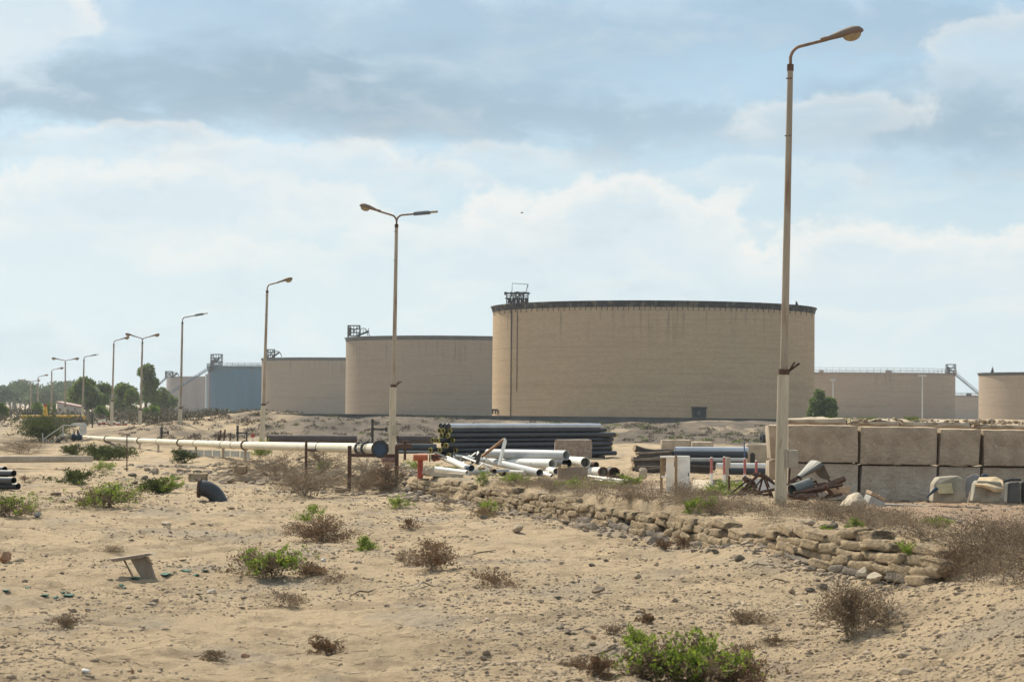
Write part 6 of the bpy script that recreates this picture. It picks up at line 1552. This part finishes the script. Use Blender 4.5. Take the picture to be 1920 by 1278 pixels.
# scrub on the far bank, in tufts
def far_scrub():
    rng = np.random.default_rng(90); S1 = []; G1 = []; n = 1000
    for k in range(n):
        u = rng.uniform(-.19, .26); d = rng.uniform(122, 153); x = u*d
        if vnoise(np.array([x/5.]), np.array([d/6.]), 15)[0] < -.12: continue
        z = gz(x, d); w = rng.uniform(.2, .8); h = rng.uniform(.06, .22); m = int(80*w)
        v = unit(rng.normal(size=(m, 3))); v[:, 2] = np.abs(v[:, 2]); P = v*np.array([w*.5, w*.5, h])*rng.uniform(.4, 1, (m, 1))+np.array([x, d, z])
        s = rng.uniform(.06, .14, m); L_ = leaves(P, v+rng.normal(size=(m, 3))*.6, s, s*.5, rng)
        (G1 if (rng.random() < .22 and x > 2) or rng.random() < .05 else S1).append(L_)
    tag(np_mesh('bank_tufts', *cat(S1), M('tuft_dull', (.12, .10, .07), .9, .3, .6, island=.4, col2=(.18, .15, .11))), 'dull scrub tufts scattered over the bank before the tanks', 'scrub', kind='stuff')
    tag(np_mesh('bank_greenery', *cat(G1), M('tuft_green', (.14, .18, .04), .8, .3, .6, island=.4, transl=.2)), 'pale green tufts scattered over the bank before the tanks', 'scrub', kind='stuff')
    S1 = []
    for k in range(60):
        px_ = rng.uniform(270, 520); d = rng.uniform(128, 155); q = at(px_, 800, d); z = gz(q.x, d); w = rng.uniform(.4, 1.4); h = rng.uniform(.15, .35); m = int(100*w)
        v = unit(rng.normal(size=(m, 3))); v[:, 2] = np.abs(v[:, 2]); P = v*np.array([w*.5, w*.5, h])*rng.uniform(.4, 1, (m, 1))+np.array([q.x, d, z]); s = rng.uniform(.06, .14, m); S1.append(leaves(P, v+rng.normal(size=(m, 3))*.6, s, s*.5, rng))
    tag(np_mesh('mound_tufts', *cat(S1), M('tuft_dull', (.1, .1, .1))), 'brown scrub tufts on the sandy mound left of the bank', 'scrub', kind='stuff')
    S1 = []
    for k in range(70):      # yellowish weeds on the block slabs
        px_ = rng.choice([rng.uniform(1535, 1600), rng.uniform(1700, 1720), rng.uniform(1610, 1640)]); q = at(px_, 785, 51.7); m = 26
        P = rng.normal(size=(m, 3))*np.array([.05, .1, .03])+np.array([q.x, q.y, q.z-.02]); s = rng.uniform(.02, .05, m); S1.append(leaves(P, rng.normal(size=(m, 3))+np.array([0, 0, 1.]), s, s*.4, rng))
    tag(np_mesh('slab_weeds', *cat(S1), MATS['tuft_green']), 'yellow green weeds growing on top of the block wall', 'weeds', kind='stuff')
far_scrub()
# far brush before the trees and tanks
def far_brush():
    rng = np.random.default_rng(91); S1 = []
    for k in range(170):
        px_ = rng.uniform(-20, 560); d = rng.uniform(225 if 160 < px_ < 275 else 190, 420); q = at(px_, 780, d); z = gz(q.x, d); w = rng.uniform(2, 5); h = rng.uniform(.5, 1.6); m = 150
        v = unit(rng.normal(size=(m, 3))); v[:, 2] = np.abs(v[:, 2]); P = v*np.array([w*.5, w*.5, h])*rng.uniform(.4, 1, (m, 1))+np.array([q.x, d, z]); s = rng.uniform(.2, .5, m); S1.append(leaves(P, v+rng.normal(size=(m, 3))*.6, s, s*.5, rng))
    tag(np_mesh('far_brush', *cat(S1), M('brush_far', (.11, .10, .06), .9, .3, .2, island=.4, col2=(.17, .14, .10))), 'low brown brush on the flat ground below the trees', 'scrub', kind='stuff')
far_brush()

# ---------------------------------------------------------------- litter
rg = random.Random(41)
for k, (x, y) in enumerate(((12, 1110), (52, 1103), (84, 1118), (118, 1113), (130, 1118), (228, 1098), (232, 1104), (255, 1086), (312, 1078), (328, 1074), (348, 1071), (368, 1079), (384, 1072), (105, 1122))):
    p = hit(x, y); m_ = MB(); n = 9; w = rg.uniform(.03, .08)
    V = [p+Vector((math.cos(q*6.28/n)*w*rg.uniform(.6, 1.3), math.sin(q*6.28/n)*w*rg.uniform(1, 2), rg.uniform(.004, .03))) for q in range(n)]
    V2 = [v-Vector((0, 0, .006)) for v in V]
    m_.add(V+V2, [tuple(range(n)), tuple(range(2*n-1, n-1, -1))]+[((i+1) % n, i, i+n, (i+1) % n+n) for i in range(n)])
    tag(m_.build('net_scrap', MT.net, origin=tuple(p)), 'scrap of green netting, number %s from the left below the broken wooden board' % ['one','two','three','four','five','six','seven','eight','nine','ten','eleven','twelve','thirteen','fourteen'][[12,52,84,105,118,130,228,232,255,312,328,348,368,384].index(x)], 'net scrap', 'scraps of green netting')
# plastic bag by dry shrub
def lump(px_, py_, wpx, hpx, lb, name, cat_, mt, seed):
    rock_obj(px_, py_, wpx, hpx, lb, mt, seed, name, group=None); o = C.objects[-1]; o['category'] = cat_
    if 'group' in o: del o['group']
lump(1672, 1160, 28, 18, 'crumpled whitish plastic bag caught in the bleached twigs', 'plastic_bag', 'plastic bag', MT.plastic, 5)
lump(606, 1052, 14, 7, 'small white scrap behind the bright green shrub', 'plastic_scrap', 'plastic scrap', MT.plastic, 6)
lump(732, 1026, 9, 5, 'tiny pink scrap on the sand in the middle', 'plastic_scrap', 'plastic scrap', M('pink_scrap', (.6, .25, .22), .7), 7)
lump(160, 1262, 26, 10, 'pale crumpled scrap near the bottom left corner', 'plastic_scrap', 'plastic scrap', MT.plastic, 8)
for k, (x0, y0, x1, y1, lb) in enumerate(((1440, 1092, 1482, 1096, 'curved dead branch on the sand below the near wall'), (1405, 1065, 1440, 1062, 'short dead branch below the gap in the wall'), (1115, 1227, 1160, 1212, 'dead branch left of the near green shrub'), (770, 1110, 830, 1095, 'pale driftwood stick on the sand in the middle'), (655, 1118, 705, 1108, 'grey stick on the sand left of the driftwood'), (880, 1042, 930, 1034, 'thin curled root below the far sandbag wall'), (1560, 1180, 1640, 1160, 'thick bleached branch under the large dry shrub'))):
    a_ = hit(x0, y0); b_ = hit(x1, y1); m1 = a_.lerp(b_, .35); m2 = a_.lerp(b_, .7); m1.z = gz(m1.x, m1.y)+.05; m2.z = gz(m2.x, m2.y)+.03
    o = MB().tube([a_, m1, m2, b_+Vector((0, 0, .02))], [.004, .011, .010, .004], 6).build('dead_branch', MT.twig_grey if k in (3, 6) else MT.stem, origin=tuple(a_)); tag(o, lb, 'branch', 'dead branches on the sand')

# ---------------------------------------------------------------- haze
def haze():
    m = bpy.data.materials.new('haze'); m.use_nodes = True; N = m.node_tree.nodes; L = m.node_tree.links
    N.remove(N['Principled BSDF']); v = N.new('ShaderNodeVolumePrincipled'); v.inputs['Density'].default_value = .00016
    v.inputs['Color'].default_value = (.80, .88, .96, 1); v.inputs['Anisotropy'].default_value = .3; L.new(v.outputs[0], N['Material Output'].inputs['Volume'])
    o = MB().box((0, 2600, 16), (9000, 5600, 48)).build('haze', m); tag(o, 'thin bluish haze over the whole terminal', 'haze', kind='stuff')
haze()
